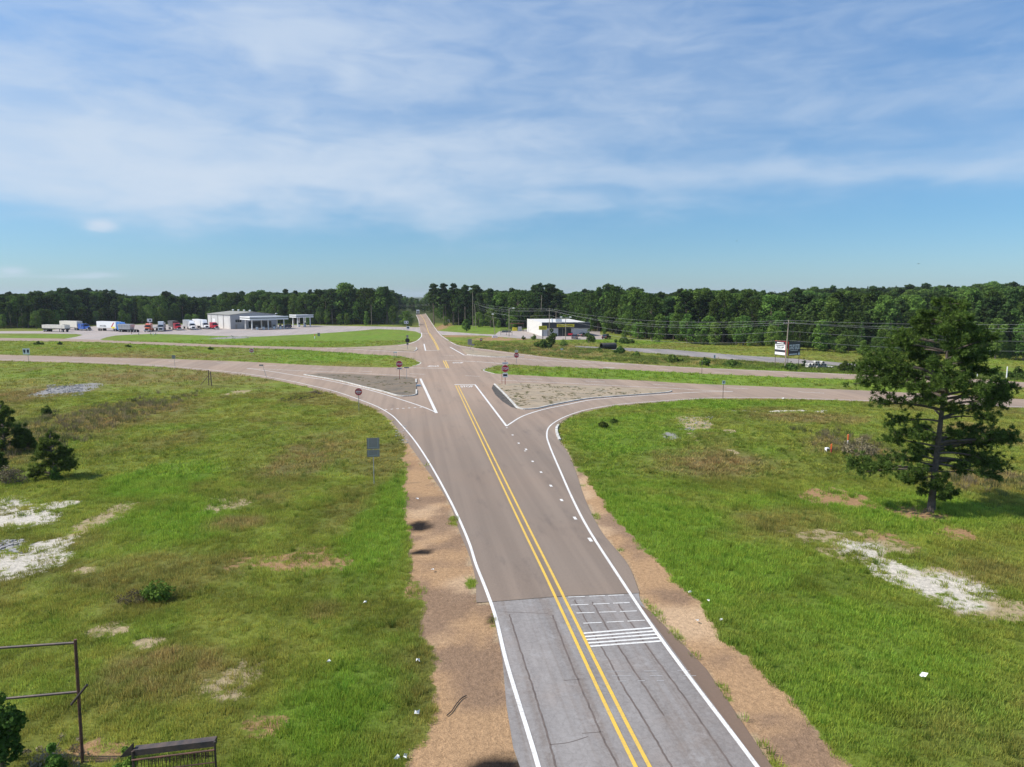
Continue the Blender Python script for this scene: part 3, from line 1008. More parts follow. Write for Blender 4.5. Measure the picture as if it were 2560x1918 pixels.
# lane dashes on both carriageways
for a, b in (((1024, 934.5), (1063, 936.2)), ((1163, 939.5), (1199, 941.5)), ((1303, 946), (1356, 948.4)), ((1463.5, 953), (1512, 955.4)), ((1632, 961), (1687, 964)), ((1817, 969.8), (1871, 972.4)), ((1996, 980), (2060, 983.4)), ((2240, 991.5), (2320, 996)), ((897, 928.3), (930, 929.4)), ((780, 920.5), (810, 921.8)), ((663, 913.8), (692, 915.2)), ((540, 907.3), (570, 908.6)), ((420, 903), (446, 904)), ((300, 899.6), (326, 900.4)), ((180, 896.4), (206, 897.2)), ((1330, 902.5), (1370, 904.8)), ((1455, 914), (1490, 915.5)), ((1508, 919), (1537, 920.2)), ((1640, 923.5), (1680, 925.3)), ((1785, 931.5), (1830, 933.5)), ((1960, 936.5), (2010, 938.5)), ((2160, 944.5), (2220, 947.2)), ((1112, 888.5), (1136, 889.6)), ((800, 874.6), (820, 875.6))):
    strip(ln, [a, b], .16, ZP)
for a, b in (((1508, 918.7), (1537, 920.4)),):
    strip(ln, [a, b], .5, ZP + .001)
# dotted guide line through the turn
for (x, y, l) in ((1268, 1070, .5), (1282.5, 1088, .7), (1298, 1108.5, .8), (1317, 1124, 1.0), (1313.5, 1128, .4), (1333, 1154, .7), (1354, 1181, .7), (1379, 1215, .9), (1406, 1251, .9), (1440, 1296, 1.0), (1478.5, 1350, 1.1)):
    X, Y = G(x, y)
    strip(ln, [(X - .025 * l, Y - l * .3), (X - .11 * l, Y + l * .3)], .2, ZP, world_pts=True)
for k in range(7):
    x = 962 + k * 14.5
    strip(ln, [(x, 1024.4 - k * .95), (x + 6, 1024 - k * .95)], .3, ZP)
# painted rumble bars on the old surface
zo = ZP - .006
for k, (xa, ya, xb, yb) in enumerate(((1459, 1584, 1632, 1570), (1462, 1592.5, 1639, 1578), (1466, 1600, 1645, 1586), (1471, 1608.5, 1651, 1594.5), (1476, 1616.5, 1658, 1603))):
    strip(ln, [(xa, ya), (xb, yb)], .13, zo)
for (xa, ya, xb, yb) in ((1420, 1493.5, 1560, 1488), (1427, 1513.5, 1574, 1507), (1441, 1533.5, 1592, 1528), (1458, 1559, 1612, 1551.5)):
    for t0, t1 in ((0, .30), (.38, .66), (.72, 1.0)):
        strip(ln, [(xa + (xb - xa) * t0, ya + (yb - ya) * t0), (xa + (xb - xa) * t1, ya + (yb - ya) * t1)], .065, zo)
struct(ln.build('white_road_markings', M['white']))
ln = MB()
for (xa, ya, xb, yb) in ((1515, 1679, 1725, 1678), (1530, 1691, 1740, 1690), (1540, 1704, 1660, 1702)):
    for t0, t1 in ((0, .22), (.45, .6), (.85, 1.0)):
        strip(ln, [(xa + (xb - xa) * t0, ya + (yb - ya) * t0), (xa + (xb - xa) * t1, ya + (yb - ya) * t1)], .035, zo)
struct(ln.build('faded_road_markings', M['fadedwhite']))
yl = MB()
strip(yl, [(1700, 2120), (1589, 1918), (1363.6, 1440), (1305.5, 1320), (1139, 964)], .14, ZP + .002)
strip(yl, [(1742, 2120), (1624, 1918), (1383, 1440), (1322, 1320), (1145.5, 964)], .14, ZP + .002)
strip(yl, [(1108, 902), (1117, 920.5)], .22, ZP + .002); strip(yl, [(1113.5, 902), (1122, 920.5)], .22, ZP + .002)
strip(yl, [(1051, 786), (1061, 802), (1072.5, 833.6), (1088, 860), (1095, 875.2)], .22, ZP + .002)
strip(yl, [(1075, 833.8), (1091, 860), (1098, 875.2)], .22, ZP + .002)
struct(yl.build('yellow_road_markings', M['yellow']))
tr = MB()
for pts in ([(1273, 1536), (1290, 1590), (1322, 1690), (1345, 1760), (1372, 1850), (1390, 1918), (1420, 2040)], [(1381, 1538), (1420, 1640), (1470, 1760), (1510, 1850), (1546, 1918), (1600, 2030)], [(1436, 1500), (1470, 1560), (1510, 1630), (1560, 1720), (1610, 1800), (1664, 1892), (1720, 1990)], [(1545, 1510), (1620, 1620), (1690, 1715), (1770, 1830), (1830, 1918)], [(1480, 1505), (1530, 1590), (1600, 1700), (1660, 1790)]):
    q = []
    for i, p in enumerate(smooth(GA(pts), n=10)):
        q.append((p[0] + random.Random(i).uniform(-.02, .02), p[1]))
    strip(tr, q, .07, .0085, world_pts=True, sm=False)
for pts in ([(1376, 1862), (1420, 1857), (1470, 1842)], [(1455, 1834), (1508, 1830)], [(1410, 1702), (1450, 1698)], [(1250, 1530), (1370, 1534)]):
    strip(tr, pts, .03, .0085, n=6)
struct(tr.build('sealed_cracks', M['tar']))
for body, x, y, rz, w, h in (("STOP", 1167, 966.6, 8.3, 2.1, 2.3), ("STOP", 1145, 907.4, 8.3, 2.4, 2.6), ("STOP", 1083, 915.6, 188.3, 2.4, 2.6)):
    X, Y = G(x, y)
    struct(text('stop_marking', body, w, h, M['white'], None, (X, Y, ZP), (0, 0, rad(rz)), .004))


# ------------------------------------------------------------------ kerbed islands
def island(name, pts, zt, kerb_runs=(), mat='island'):
    P = GA(pts)
    struct(MB().prism(P, 0, zt).build(name, M[mat]))
    k = MB()
    for run in kerb_runs:
        Q = smooth(GA(run), n=5)
        Q = [np.array(q) for q in Q]
        for i in range(len(Q) - 1):
            a, b = Q[i], Q[i + 1]
            d = (b - a) / (np.linalg.norm(b - a) + 1e-9)
            nn = np.array((-d[1], d[0])) * .12
            e = d * .015
            c4 = [a - nn + e, b - nn - e, b + nn - e, a + nn + e]
            k.hexa([(p[0], p[1], 0) for p in c4], [(p[0], p[1], zt + .035) for p in c4])
    if k.v:
        struct(k.build('kerb', M['kerb']))


island('traffic_island', [(760, 937.6), (844.5, 952), (908, 968), (962, 981), (993, 990), (1008, 991.5), (1029, 990.3), (1041, 987), (1041, 975), (1040, 950), (1030, 945), (1012, 943.2), (960, 941.2), (872, 936.5), (800, 935)], .13,
       [[(760, 937.6), (844.5, 952), (908, 968), (962, 981), (993, 990), (1008, 991.5), (1029, 990.3), (1041, 987)], [(1041, 987), (1041, 976)], [(1040.5, 958), (1040, 949)]])
island('traffic_island', [(1236, 961.5), (1263, 988), (1281.5, 1008), (1292, 1020), (1309, 1024), (1336, 1023), (1372, 1015.6), (1417, 1006.5), (1472, 997.5), (1526, 993), (1600, 987.5), (1669, 982), (1679, 978.8), (1660, 976), (1600, 972.5), (1480, 966.8), (1417, 964), (1309, 959.5)], .13,
       [[(1236, 961.5), (1263, 988), (1281.5, 1008), (1292, 1020)], [(1292, 1020), (1309, 1024), (1336, 1023), (1372, 1015.6), (1417, 1006.5), (1472, 997.5), (1526, 993), (1600, 987.5), (1669, 982), (1679, 978.8)]], 'island2')
struct(MB().poly(GA([(1233, 962), (1229, 971), (1238, 987), (1256, 1004), (1278, 1018), (1293, 1023), (1291, 1019.5), (1281, 1008), (1262.5, 988), (1236.5, 962.5)]), .017).build('dark_strip', M['darkstrip']))  # dark mottled strip along the left edge of the island
island('traffic_island', [(830, 869.6), (872, 869.2), (960, 866.5), (1028, 865.5), (1040, 869), (1042, 874), (1036, 878.5), (980, 876.8), (900, 873)], .12, [[(1036, 878.5), (1042, 874), (1040, 869)]], 'island2')
island('traffic_island', [(1152, 872.5), (1185, 876.5), (1240, 884), (1310, 893), (1240, 892.8), (1186, 889.2), (1168, 887)], .12, [[(1168, 887), (1186, 889.2), (1240, 892.8), (1310, 893)]], 'island2')
kb = MB()
Q = smooth(GA([(1396, 1064), (1391.5, 1072), (1392.5, 1085), (1399, 1101)]), n=4)
for i in range(len(Q) - 1):
    a, b = np.array(Q[i]), np.array(Q[i + 1])
    d = (b - a) / np.linalg.norm(b - a); nn = np.array((-d[1], d[0])) * .13
    c4 = [a - nn, b - nn, b + nn, a + nn]
    kb.hexa([(p[0], p[1], 0) for p in c4], [(p[0], p[1], .16) for p in c4])
struct(kb.build('kerb', M['kerb']))

# ------------------------------------------------------------------ foliage builders
def cards(C, Nm, size, rng, tone, asp=.8):
    """small leaf-cluster faces: centres, facing, size per card, tone per card"""
    n = len(C)
    Nm = Nm / (np.linalg.norm(Nm, axis=1, keepdims=True) + 1e-9)
    r = rng.normal(size=(n, 3))
    T = np.cross(Nm, r); T /= (np.linalg.norm(T, axis=1, keepdims=True) + 1e-9)
    Bn = np.cross(Nm, T)
    s = np.broadcast_to(size, (n,))[:, None] * rng.uniform(.6, 1.25, (n, 1)) * .5
    a, b = T * s, Bn * s * asp
    bend = Nm * s * rng.uniform(-.5, .5, (n, 1))
    V = np.stack([C - a * 1.1, C - b + bend * .4, C + a * 1.1, C + b + bend], 1).reshape(-1, 3)
    F = np.arange(4 * n).reshape(n, 4)
    return V, F, np.repeat(tone, 4)


def blob_crown(blobs, ncard, size, seed, up=.25, jit=.7):
    rng = np.random.RandomState(seed)
    B = np.array(blobs)                       # x y z rx rz
    wgt = (B[:, 3] ** 2); wgt /= wgt.sum()
    k = rng.choice(len(B), ncard, p=wgt)
    d = rng.normal(size=(ncard, 3)); d[:, 2] += up
    d /= np.linalg.norm(d, axis=1, keepdims=True)
    rr = rng.uniform(.62, 1.06, (ncard, 1))
    C = B[k, :3] + d * rr * np.stack([B[k, 3], B[k, 3], B[k, 4]], 1)
    Nm = d + rng.normal(size=(ncard, 3)) * jit
    bt = rng.uniform(.15, .85, len(B))
    tone = np.clip(bt[k] + rng.normal(size=ncard) * .2, 0, 1)
    return cards(C, Nm, size, rng, tone)


def leaf_mesh(name, parts, mat):
    V, F, T, o = [], [], [], 0
    for v, f, t in parts:
        V.append(v); F.append(f + o); T.append(t); o += len(v)
    T = np.concatenate(T)
    return np_mesh(name, np.concatenate(V), np.concatenate(F), [mat], 'tone', np.repeat(T[:, None], 3, 1))


def broad_blobs(seed, H, R, zb, nb):
    r = random.Random(seed)
    out = []
    for i in range(nb):
        t = (i + .5) / nb
        z = zb + (H - zb) * t
        env = R * math.sin(math.pi * (.18 + .74 * t)) ** .8
        a = i * 2.4 + r.uniform(-.5, .5)
        q = env * r.uniform(.35, .72)
        br = R * r.uniform(.30, .48) * (1.1 - .35 * t)
        out.append((q * math.cos(a), q * math.sin(a), min(z, H - br * .8), br, br * r.uniform(.7, .95)))
    out.append((r.uniform(-.1, .1) * R, r.uniform(-.1, .1) * R, H - R * .33, R * .36, R * .33))
    return out


def pine_blobs(seed, H, R, zb, nb):
    r = random.Random(seed)
    out = []
    for i in range(nb):
        t = (i + .5) / nb
        z = zb + (H - zb) * t ** .9
        env = R * (1 - .62 * t) * r.uniform(.55, 1.1)
        a = i * 2.4 + r.uniform(-.6, .6)
        br = R * r.uniform(.26, .42) * (1 - .25 * t)
        out.append((env * .75 * math.cos(a), env * .75 * math.sin(a), min(z, H - br * .5), br, br * r.uniform(.42, .7)))
    out.append((0, 0, H - R * .2, R * .28, R * .3))
    return out


def cone_blobs(seed, H, R, zb, nb):
    r = random.Random(seed)
    out = []
    for i in range(nb):
        t = i / (nb - 1)
        z = zb + (H - zb) * t
        env = R * (1 - t) ** .8
        a = i * 2.4 + r.uniform(-.4, .4)
        br = R * (.42 - .25 * t) * r.uniform(.8, 1.2)
        out.append((env * .7 * math.cos(a), env * .7 * math.sin(a), z, br, br * .9))
    return out


def make_tree(name, label, cat, kind, seed, H, R, group=None, ncard=2000, size=.6, mat=None, zb=None, nb=None, link=True):
    t = thing(name, label, cat, group=group)
    r = random.Random(seed)
    if kind == 'broad':
        b = broad_blobs(seed, H, R, zb if zb is not None else H * .22, nb or 20)
        mt = mat or M['leaf']
    elif kind == 'pine':
        b = pine_blobs(seed, H, R, zb if zb is not None else H * .48, nb or 18)
        mt = mat or M['needle']
    else:
        b = cone_blobs(seed, H, R, zb if zb is not None else H * .1, nb or 22)
        mt = mat or M['needleyoung']
    me = leaf_mesh('crown', [blob_crown(b, ncard, size, seed)], mt)
    c = bpy.data.objects.new('crown', me); COL.objects.link(c); c.parent = t
    tm = MB()
    lean = (r.uniform(-.03, .03) * H, r.uniform(-.03, .03) * H)
    rr = H * .0125 + .04
    tm.tube([(0, 0, -.3), (lean[0] * .3, lean[1] * .3, H * .4), (lean[0], lean[1], H * .9)], [rr * 1.2, rr * .8, rr * .25], 6)
    for bb in r.sample(b, min(len(b), 7)):
        z0 = max(H * .15, bb[2] - R * .5)
        tm.tube([(lean[0] * z0 / H, lean[1] * z0 / H, z0), (bb[0] * .5, bb[1] * .5, (z0 + bb[2]) / 2 + .1), (bb[0], bb[1], bb[2])], [rr * .45, rr * .3, rr * .1], 5)
    tm.build('trunk', M['bark'], t)
    return t


def scatter_group(proto):
    ng = bpy.data.node_groups.new('scatter', 'GeometryNodeTree')
    ng.interface.new_socket('Geometry', in_out='INPUT', socket_type='NodeSocketGeometry')
    ng.interface.new_socket('Geometry', in_out='OUTPUT', socket_type='NodeSocketGeometry')
    N, L = ng.nodes, ng.links
    gi, go_ = N.new('NodeGroupInput'), N.new('NodeGroupOutput')
    oi = N.new('GeometryNodeObjectInfo'); oi.inputs['Object'].default_value = proto
    ip = N.new('GeometryNodeInstanceOnPoints')
    rt = N.new('GeometryNodeInputNamedAttribute'); rt.data_type = 'FLOAT_VECTOR'; rt.inputs['Name'].default_value = 'rot'
    sc = N.new('GeometryNodeInputNamedAttribute'); sc.data_type = 'FLOAT_VECTOR'; sc.inputs['Name'].default_value = 'scl'
    L.new(gi.outputs[0], ip.inputs['Points']); L.new(oi.outputs['Geometry'], ip.inputs['Instance'])
    er = N.new('FunctionNodeEulerToRotation')
    L.new(rt.outputs['Attribute'], er.inputs[0])
    L.new(er.outputs[0], ip.inputs['Rotation']); L.new(sc.outputs['Attribute'], ip.inputs['Scale'])
    L.new(ip.outputs[0], go_.inputs[0])
    return ng


def scatter(name, proto, P, rot, scl, col, label, cat):
    me = bpy.data.meshes.new(name)
    n = len(P)
    me.vertices.add(n)
    me.vertices.foreach_set('co', np.ascontiguousarray(P, np.float32).ravel())
    for nm, dat in (('rot', rot), ('scl', scl)):
        a = me.attributes.new(nm, 'FLOAT_VECTOR', 'POINT')
        a.data.foreach_set('vector', np.ascontiguousarray(dat, np.float32).ravel())
    if col is not None:
        a = me.attributes.new('col', 'FLOAT_COLOR', 'POINT')
        a.data.foreach_set('color', np.concatenate([col, np.ones((n, 1))], 1).astype(np.float32).ravel())
    me.update()
    o = bpy.data.objects.new(name, me)
    COL.objects.link(o)
    md = o.modifiers.new('scatter', 'NODES')
    md.node_group = scatter_group(proto)
    return tag(o, label, cat, kind='stuff')


def loose(name, me):
    return bpy.data.objects.new(name, me)


def blade_mesh(name, n, h, spread, w, seed, lean=.5):
    rng = np.random.RandomState(seed)
    V, F, T = [], [], []
    for i in range(n):
        a = rng.uniform(0, 6.28); r = spread * math.sqrt(rng.uniform())
        b = np.array((r * math.cos(a), r * math.sin(a), -.02))
        d = np.array((math.cos(a), math.sin(a), 0)) * lean * rng.uniform(.2, 1.1) + rng.normal(size=3) * .12
        d[2] = 1
        hh = h * rng.uniform(.55, 1.15)
        q = rng.uniform(0, 6.28); sd = np.array((math.cos(q), math.sin(q), 0)) * w
        mid = b + d * hh * .55
        tip = b + np.array((d[0] * 1.5, d[1] * 1.5, .9)) * hh
        o = len(V)
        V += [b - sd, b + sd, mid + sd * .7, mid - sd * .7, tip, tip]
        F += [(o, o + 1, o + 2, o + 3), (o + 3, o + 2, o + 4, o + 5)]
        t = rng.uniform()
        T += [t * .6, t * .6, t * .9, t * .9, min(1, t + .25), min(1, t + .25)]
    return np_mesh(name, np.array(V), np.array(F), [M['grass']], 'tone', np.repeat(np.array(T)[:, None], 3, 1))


# ------------------------------------------------------------------ grass
rng = np.random.RandomState(11)
tuft = loose('grass_tuft', blade_mesh('grass_tuft', 16, .26, .17, .012, 1))
tuft_far = loose('grass_tuft', blade_mesh('grass_tuft', 12, .24, .30, .03, 2))
weedclump = loose('weed_clump', blade_mesh('weed_clump', 26, .62, .22, .014, 3, .35))
GP, GR, GS, GCc = [], [], [], []


def sow(y0, y1, dens, s0, s1, xlim=None):
    n = int(dens * (y1 - y0) * (2 * .78 * y1 + 8))
    X = rng.uniform(-.78 * y1 - 4, .78 * y1 + 4, n); Y = rng.uniform(y0, y1, n)
    k = np.abs(X) < .78 * Y + 4
    X, Y = X[k], Y[k]
    c, g, t, _b = ground_colour(X, Y)
    d = np.where((np.abs(X) < 125) & (Y < 235), sd_near(X, Y), 5)
    d = np.minimum(d, sd_all(X, Y) + np.where(Y < 150, 50, 1.0))
    clump = fbm(X, Y, 1.3, 3, 21, .6)
    k = (d > .15) & (rng.uniform(size=len(X)) < g * np.clip(.45 + 1.1 * (clump - .25), .3, 1))
    X, Y, c, t, clump = X[k], Y[k], c[k], t[k], clump[k]
    s = rng.uniform(s0, s1, len(X)) * (.5 + .5 * t + .6 * (clump - .3))
    c = c * rng.uniform(1.55, 2.35, (len(X), 1)) * np.array([[1.04, 1.0, 1.1]])
    c[:, 0] *= rng.uniform(.9, 1.2, len(X))
    return np.stack([X, Y, hz(X, Y)], 1), np.stack([0 * X, 0 * X, rng.uniform(0, 6.28, len(X))], 1), np.stack([s, s, s * rng.uniform(.8, 1.3, len(X))], 1), c


A = [sow(15, 34, 50, .75, 1.25), sow(34, 58, 26, .95, 1.5)]
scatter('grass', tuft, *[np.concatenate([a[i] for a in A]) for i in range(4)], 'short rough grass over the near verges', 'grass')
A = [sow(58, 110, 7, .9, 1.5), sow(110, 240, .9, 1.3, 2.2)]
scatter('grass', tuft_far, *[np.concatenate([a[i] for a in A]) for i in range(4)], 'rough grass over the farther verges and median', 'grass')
# coarser dark clumps among the grass
q_ = sow(16, 75, .9, .35, .95)
k = fbm(q_[0][:, 0], q_[0][:, 1], 4, 4, 41) > .48
scatter('weed_clumps', weedclump, q_[0][k], q_[1][k], q_[2][k], q_[3][k] * np.array([[.55, .68, .6]]), 'coarse darker weed clumps among the short grass', 'weeds')
# tall dry weeds in the brushy patches
X, Y = rng.uniform(-75, 75, 60000), rng.uniform(30, 200, 60000)
dm = mask(DRY[1:4], X, Y, (fbm(X, Y, 3, 4, 31) - .5) * 1.2)
k = (rng.uniform(size=len(X)) < dm * .65) & (sd_near(X, Y) > 1.5)
X, Y = X[k], Y[k]
cc = np.where(rng.uniform(size=(len(X), 1)) < .55, np.array([[.25, .205, .12]]), np.array([[.15, .165, .06]])) * rng.uniform(.7, 1.3, (len(X), 1))
s = rng.uniform(.6, 1.5, len(X))
scatter('tall_weeds', weedclump, np.stack([X, Y, hz(X, Y)], 1), np.stack([0 * X, 0 * X, rng.uniform(0, 6.28, len(X))], 1), np.stack([s, s, s], 1), cc, 'tall dry weeds in the brushy patches beside the young pines', 'weeds')
# rank weeds on the bank between the far carriageway and the disused road
px_, py_ = rng.uniform(1185, 2560, 5200), rng.uniform(0, 1, 5200)
ya = np.interp(px_, [1185, 1300, 1560, 1960, 2560], [870, 883, 907, 927, 953]); yb = np.interp(px_, [1185, 1300, 1440, 1560, 1960, 2560], [853, 858, 869, 879, 912, 936])
pts = np.array([G(a, b) for a, b in zip(px_, yb + (ya - yb) * py_)])
k = fbm(pts[:, 0], pts[:, 1], 6, 4, 33) > .42
pts = pts[k]; n = len(pts)
cc = np.array([[.12, .165, .038]]) * rng.uniform(.6, 1.6, (n, 1)) * np.array([[1, 1, 1]]) + rng.uniform(0, .02, (n, 3)) * np.array([[1.5, 1, .3]])
s = rng.uniform(.6, 1.5, n)
scatter('roadside_weeds', weedclump, np.concatenate([pts, hz(pts[:, 0], pts[:, 1])[:, None]], 1), np.stack([0 * s, 0 * s, rng.uniform(0, 6.28, n)], 1), np.stack([s * 1.7, s * 1.7, s * .75], 1), cc * 1.25, 'rank weeds on the bank beyond the far carriageway', 'weeds')

# ------------------------------------------------------------------ woods
SKY = np.array([(-400, 735), (-60, 732), (0, 731), (60, 731), (110, 727), (173, 719), (230, 720), (270, 726), (347, 738), (400, 736), (420, 728), (440, 737), (500, 739), (545, 736), (567, 728), (600, 730), (640, 727), (740, 726), (780, 723), (830, 720), (865, 705), (900, 717), (957, 715), (975, 719), (995, 729), (1015, 738), (1040, 741), (1062, 741), (1073, 712), (1084, 709), (1133, 708), (1188, 712), (1249, 721), (1310, 722), (1335, 712), (1350, 708), (1385, 711), (1408, 728), (1452, 732), (1475, 720), (1498, 716), (1538, 713), (1560, 724), (1585, 719), (1610, 727), (1657, 734), (1700, 722), (1758, 719), (1800, 724), (1868, 721), (1926, 732), (1992, 719), (2042, 718), (2100, 717), (2200, 716), (2348, 711), (2400, 714), (2461, 703), (2560, 708), (3000, 706)])


def sky_y(x):
    return float(np.interp(x, SKY[:, 0], SKY[:, 1]))


def pxx(X, Y):
    return 1280 + FPX * X / (Y * CP + HCAM * SP)


PROTO = {}
spec = [('broad', 101, 17, 5.2, None), ('broad', 102, 18, 4.6, None), ('broad', 103, 16, 5.8, None), ('broad', 104, 19, 4.4, None),
        ('pine', 201, 20, 4.0, None), ('pine', 202, 21, 3.6, None), ('pine', 203, 19, 4.4, None),
        ('light', 301, 8.5, 3.2, None), ('light', 302, 9, 2.7, None), ('cone', 401, 10, 2.2, None), ('cone', 402, 11, 2.0, None), ('cone', 403, 9.5, 2.3, None)]
for kind, sd, H, R, _ in spec:
    kk = 'broad' if kind == 'light' else kind
    nm = {'broad': 'broadleaf_tree', 'pine': 'tall_pine', 'light': 'young_tree', 'cone': 'plantation_pine'}[kind]
    t = make_tree(nm, 'x', 'tree', kk, sd, H, R, ncard=2600 if kind in ('broad', 'pine') else 1800, size=.62 if kind in ('broad', 'pine') else .45, mat=M['leaflight'] if kind == 'light' else None, zb=H * .08 if kind == 'light' else None)
    PROTO.setdefault(kind, []).append((t, H))
USED = set()
rw = random.Random(77)
ntree = [0]


def place_tree(kind, X, Y, H, label, group):
    i = rw.randrange(len(PROTO[kind]))
    t, h0 = PROTO[kind][i]
    s = H / h0
    q = rw.uniform(.82, 1.4) if kind == 'light' else rw.uniform(.85, 1.22)
    key = (kind, i)
    loc = (X, Y, gz(X, Y) - .1)
    if key not in USED:
        USED.add(key)
        t.location, t.rotation_euler, t.scale = loc, (0, 0, rw.uniform(0, 6.28)), (s * q, s * q, s)
        t['label'], t['group'] = label, group
    else:
        dup(t, loc, rw.uniform(0, 6.28), (s * q, s * q, s), label, group)
    ntree[0] += 1


def region(x):
    if x < 560: return 'behind the parked trucks', 'woods behind the parked trucks'
    if x < 1030: return 'behind the white fuel canopies', 'woods behind the canopies'
    if x < 1300: return 'behind the utility poles', 'woods right of the far road'
    if x < 1545: return 'behind the flat roofed store', 'woods behind the flat roofed store'
    if x < 1950: return 'beyond the grey disused road', 'woods beyond the disused road'
    return 'on the rise behind the double billboard', 'woods on the rise behind the billboard'


def edge_y(x):
    """distance of the wood's near edge at each image column x"""
    b = np.interp(x, [-400, 0, 100, 200, 520, 740, 1000, 1015, 1075, 1200, 1300, 1420, 1530, 1640, 1760, 1900, 2000, 2150, 2300, 2560, 3000], [822, 822, 823, 813, 807, 811, 814, 814, 812, 817, 822, 822, 838, 853, 860, 866, 876, 887, 890, 897, 905])
    return HCAM * FPX / (b - 741)


def corridor(X, Y):
    return abs(X + .142 * Y - 3.5) / 1.01      # sideways distance from the far road


x = -90.0
while x < 2760:
    Y0 = edge_y(x)
    where, grp = region(x)
    right = x > 1545
    # low edge growth
    if not 1020 < x < 1078:
        Y = Y0 + rw.uniform(-3, 4)
        X = (x - 1280) / FPX * (Y * CP + HCAM * SP)
        if rw.random() < (.85 if right else .55):
            lite = rw.random() < (.5 if right else .6)
            place_tree('light' if lite else 'broad', X, Y, rw.uniform(3.5, 9.5) if lite else rw.uniform(4, 11),
                       ('pale young tree at the edge of the woods ' if lite else 'dark bushy tree at the edge of the woods ') + where, ('young trees, ' if lite else 'bushy trees, ') + grp)
        # main front row up to the skyline
        Y = Y0 + rw.uniform(7, 16)
        xx = x + rw.uniform(-4, 4)
        X = (xx - 1280) / FPX * (Y * CP + HCAM * SP)
        if corridor(X, Y) > 13:
            Ht = ZT(Y, sky_y(xx)) - gz(X, Y)
            pine = rw.random() < (.85 if 1060 < x < 1250 or 60 < x < 290 or 1330 < x < 1400 else .25)
            Ht *= rw.uniform(.62, 1.02) if not right else rw.uniform(.5, 1.0)
            if x > 1990: Ht = rw.uniform(8, 11.5); pine = False
            if x > 1990 and rw.random() < .6:
                place_tree('cone', X, Y, Ht, 'dark young pine in the plantation ' + where, 'young pines, ' + grp)
            else:
                place_tree('pine' if pine else 'broad', X, Y, Ht, ('tall dark pine in the woods ' if pine else 'full dark broadleaf tree in the woods ') + where, ('pines, ' if pine else 'broadleaf trees, ') + grp)
    x += 16.5 if not right else 17.5
# picked trees that break the skyline
for (xt, kind, back, Rf) in ((865, 'broad', 14, 1), (420, 'pine', 30, 1), (173, 'pine', 18, 1), (85, 'pine', 25, 1), (567, 'broad', 30, 1), (957, 'broad', 16, 1), (1085, 'pine', 4, 1), (1110, 'pine', 9, 1), (1133, 'pine', 12, 1), (1188, 'pine', 14, 1), (1350, 'pine', 12, 1), (1372, 'pine', 16, 1), (1335, 'pine', 20, 1), (1538, 'broad', 14, 1), (1498, 'broad', 18, 1), (1585, 'broad', 14, 1), (1758, 'broad', 18, 1), (1868, 'broad', 24, 1), (1715, 'broad', 16, 1), (740, 'pine', 25, 1), (800, 'broad', 12, 1), (640, 'broad', 22, 1)):
    Y = edge_y(xt) + back
    X = (xt - 1280) / FPX * (Y * CP + HCAM * SP)
    where, grp = region(xt)
    place_tree(kind, X, Y, ZT(Y, sky_y(xt) + 1) - gz(X, Y), ('skyline pine, tallest in the woods ' if kind == 'pine' else 'big round tree, tallest in the woods ') + where, ('skyline pines, ' if kind == 'pine' else 'skyline trees, ') + grp)
# scattered taller pines that stick out of the canopy
for xt in list(range(1430, 2600, 46)) + list(range(-20, 840, 62)):
    xt += rw.uniform(-16, 16)
    Y = edge_y(xt) + rw.uniform(30, 90) + (150 if xt > 1990 else 0)
    X = (xt - 1280) / FPX * (Y * CP + HCAM * SP)
    where, grp = region(xt)
    place_tree(rw.choice(('pine', 'pine', 'broad')), X, Y, ZT(Y, sky_y(xt) - rw.uniform(-1.5, 4)) - gz(X, Y), 'taller tree sticking out of the woods ' + where, 'taller trees, ' + grp)
# single trees with a place of their own
yt = make_tree('young_tree', 'bright yellow-green round tree behind the flat roofed store', 'tree', 'broad', 61, 9, 3.2, ncard=2200, size=.5, mat=leaf_mat('yellow_leaves', (.10, .15, .02), (.20, .27, .03), .3, 0), zb=2)
X, Y = G(1345, 821); yt.location = (X, Y, gz(X, Y))
pt = make_tree('young_tree', 'pale silvery green tree standing out behind the two white trailers', 'tree', 'broad', 62, 10.5, 3.0, ncard=2200, size=.5, mat=leaf_mat('pale_leaves', (.09, .13, .05), (.20, .26, .11), .3, 0), zb=1)
X, Y = G(203, 811.5); pt.location = (X, Y, gz(X, Y))
t = make_tree('round_tree', 'small round dark tree on the mown bank right of the far road', 'tree', 'broad', 63, 5.4, 2.1, ncard=2200, size=.36, zb=1.1, mat=M['leaf'])
X, Y = G(1166, 829.5); t.location = (X, Y, gz(X, Y))
# the mass of the wood behind
TM = {}
for kind in ('broad', 'pine', 'cone'):
    lst = []
    for t, h in PROTO[kind]:
        cr = [c for c in t.children if c.name.startswith('crown')][0]
        lst.append((loose(kind, cr.data), h))
    TM[kind] = lst


def wood_mass(name, kinds, P, H, label):
    P, H = np.array(P), np.array(H)
    pick = rng.randint(0, 3, len(P))
    allp = [TM[k][i] for k in kinds for i in range(len(TM[k]))]
    pick = rng.randint(0, len(allp), len(P))
    for i, (pr, h0) in enumerate(allp):
        k = pick == i
        if not k.any():
            continue
        n = k.sum()
        s = H[k] / h0
        q = s * rng.uniform(.9, 1.25, n)
        scatter(name, pr, P[k], np.stack([0 * s, 0 * s, rng.uniform(0, 6.28, n)], 1), np.stack([q, q, s], 1), None, label, 'woods')


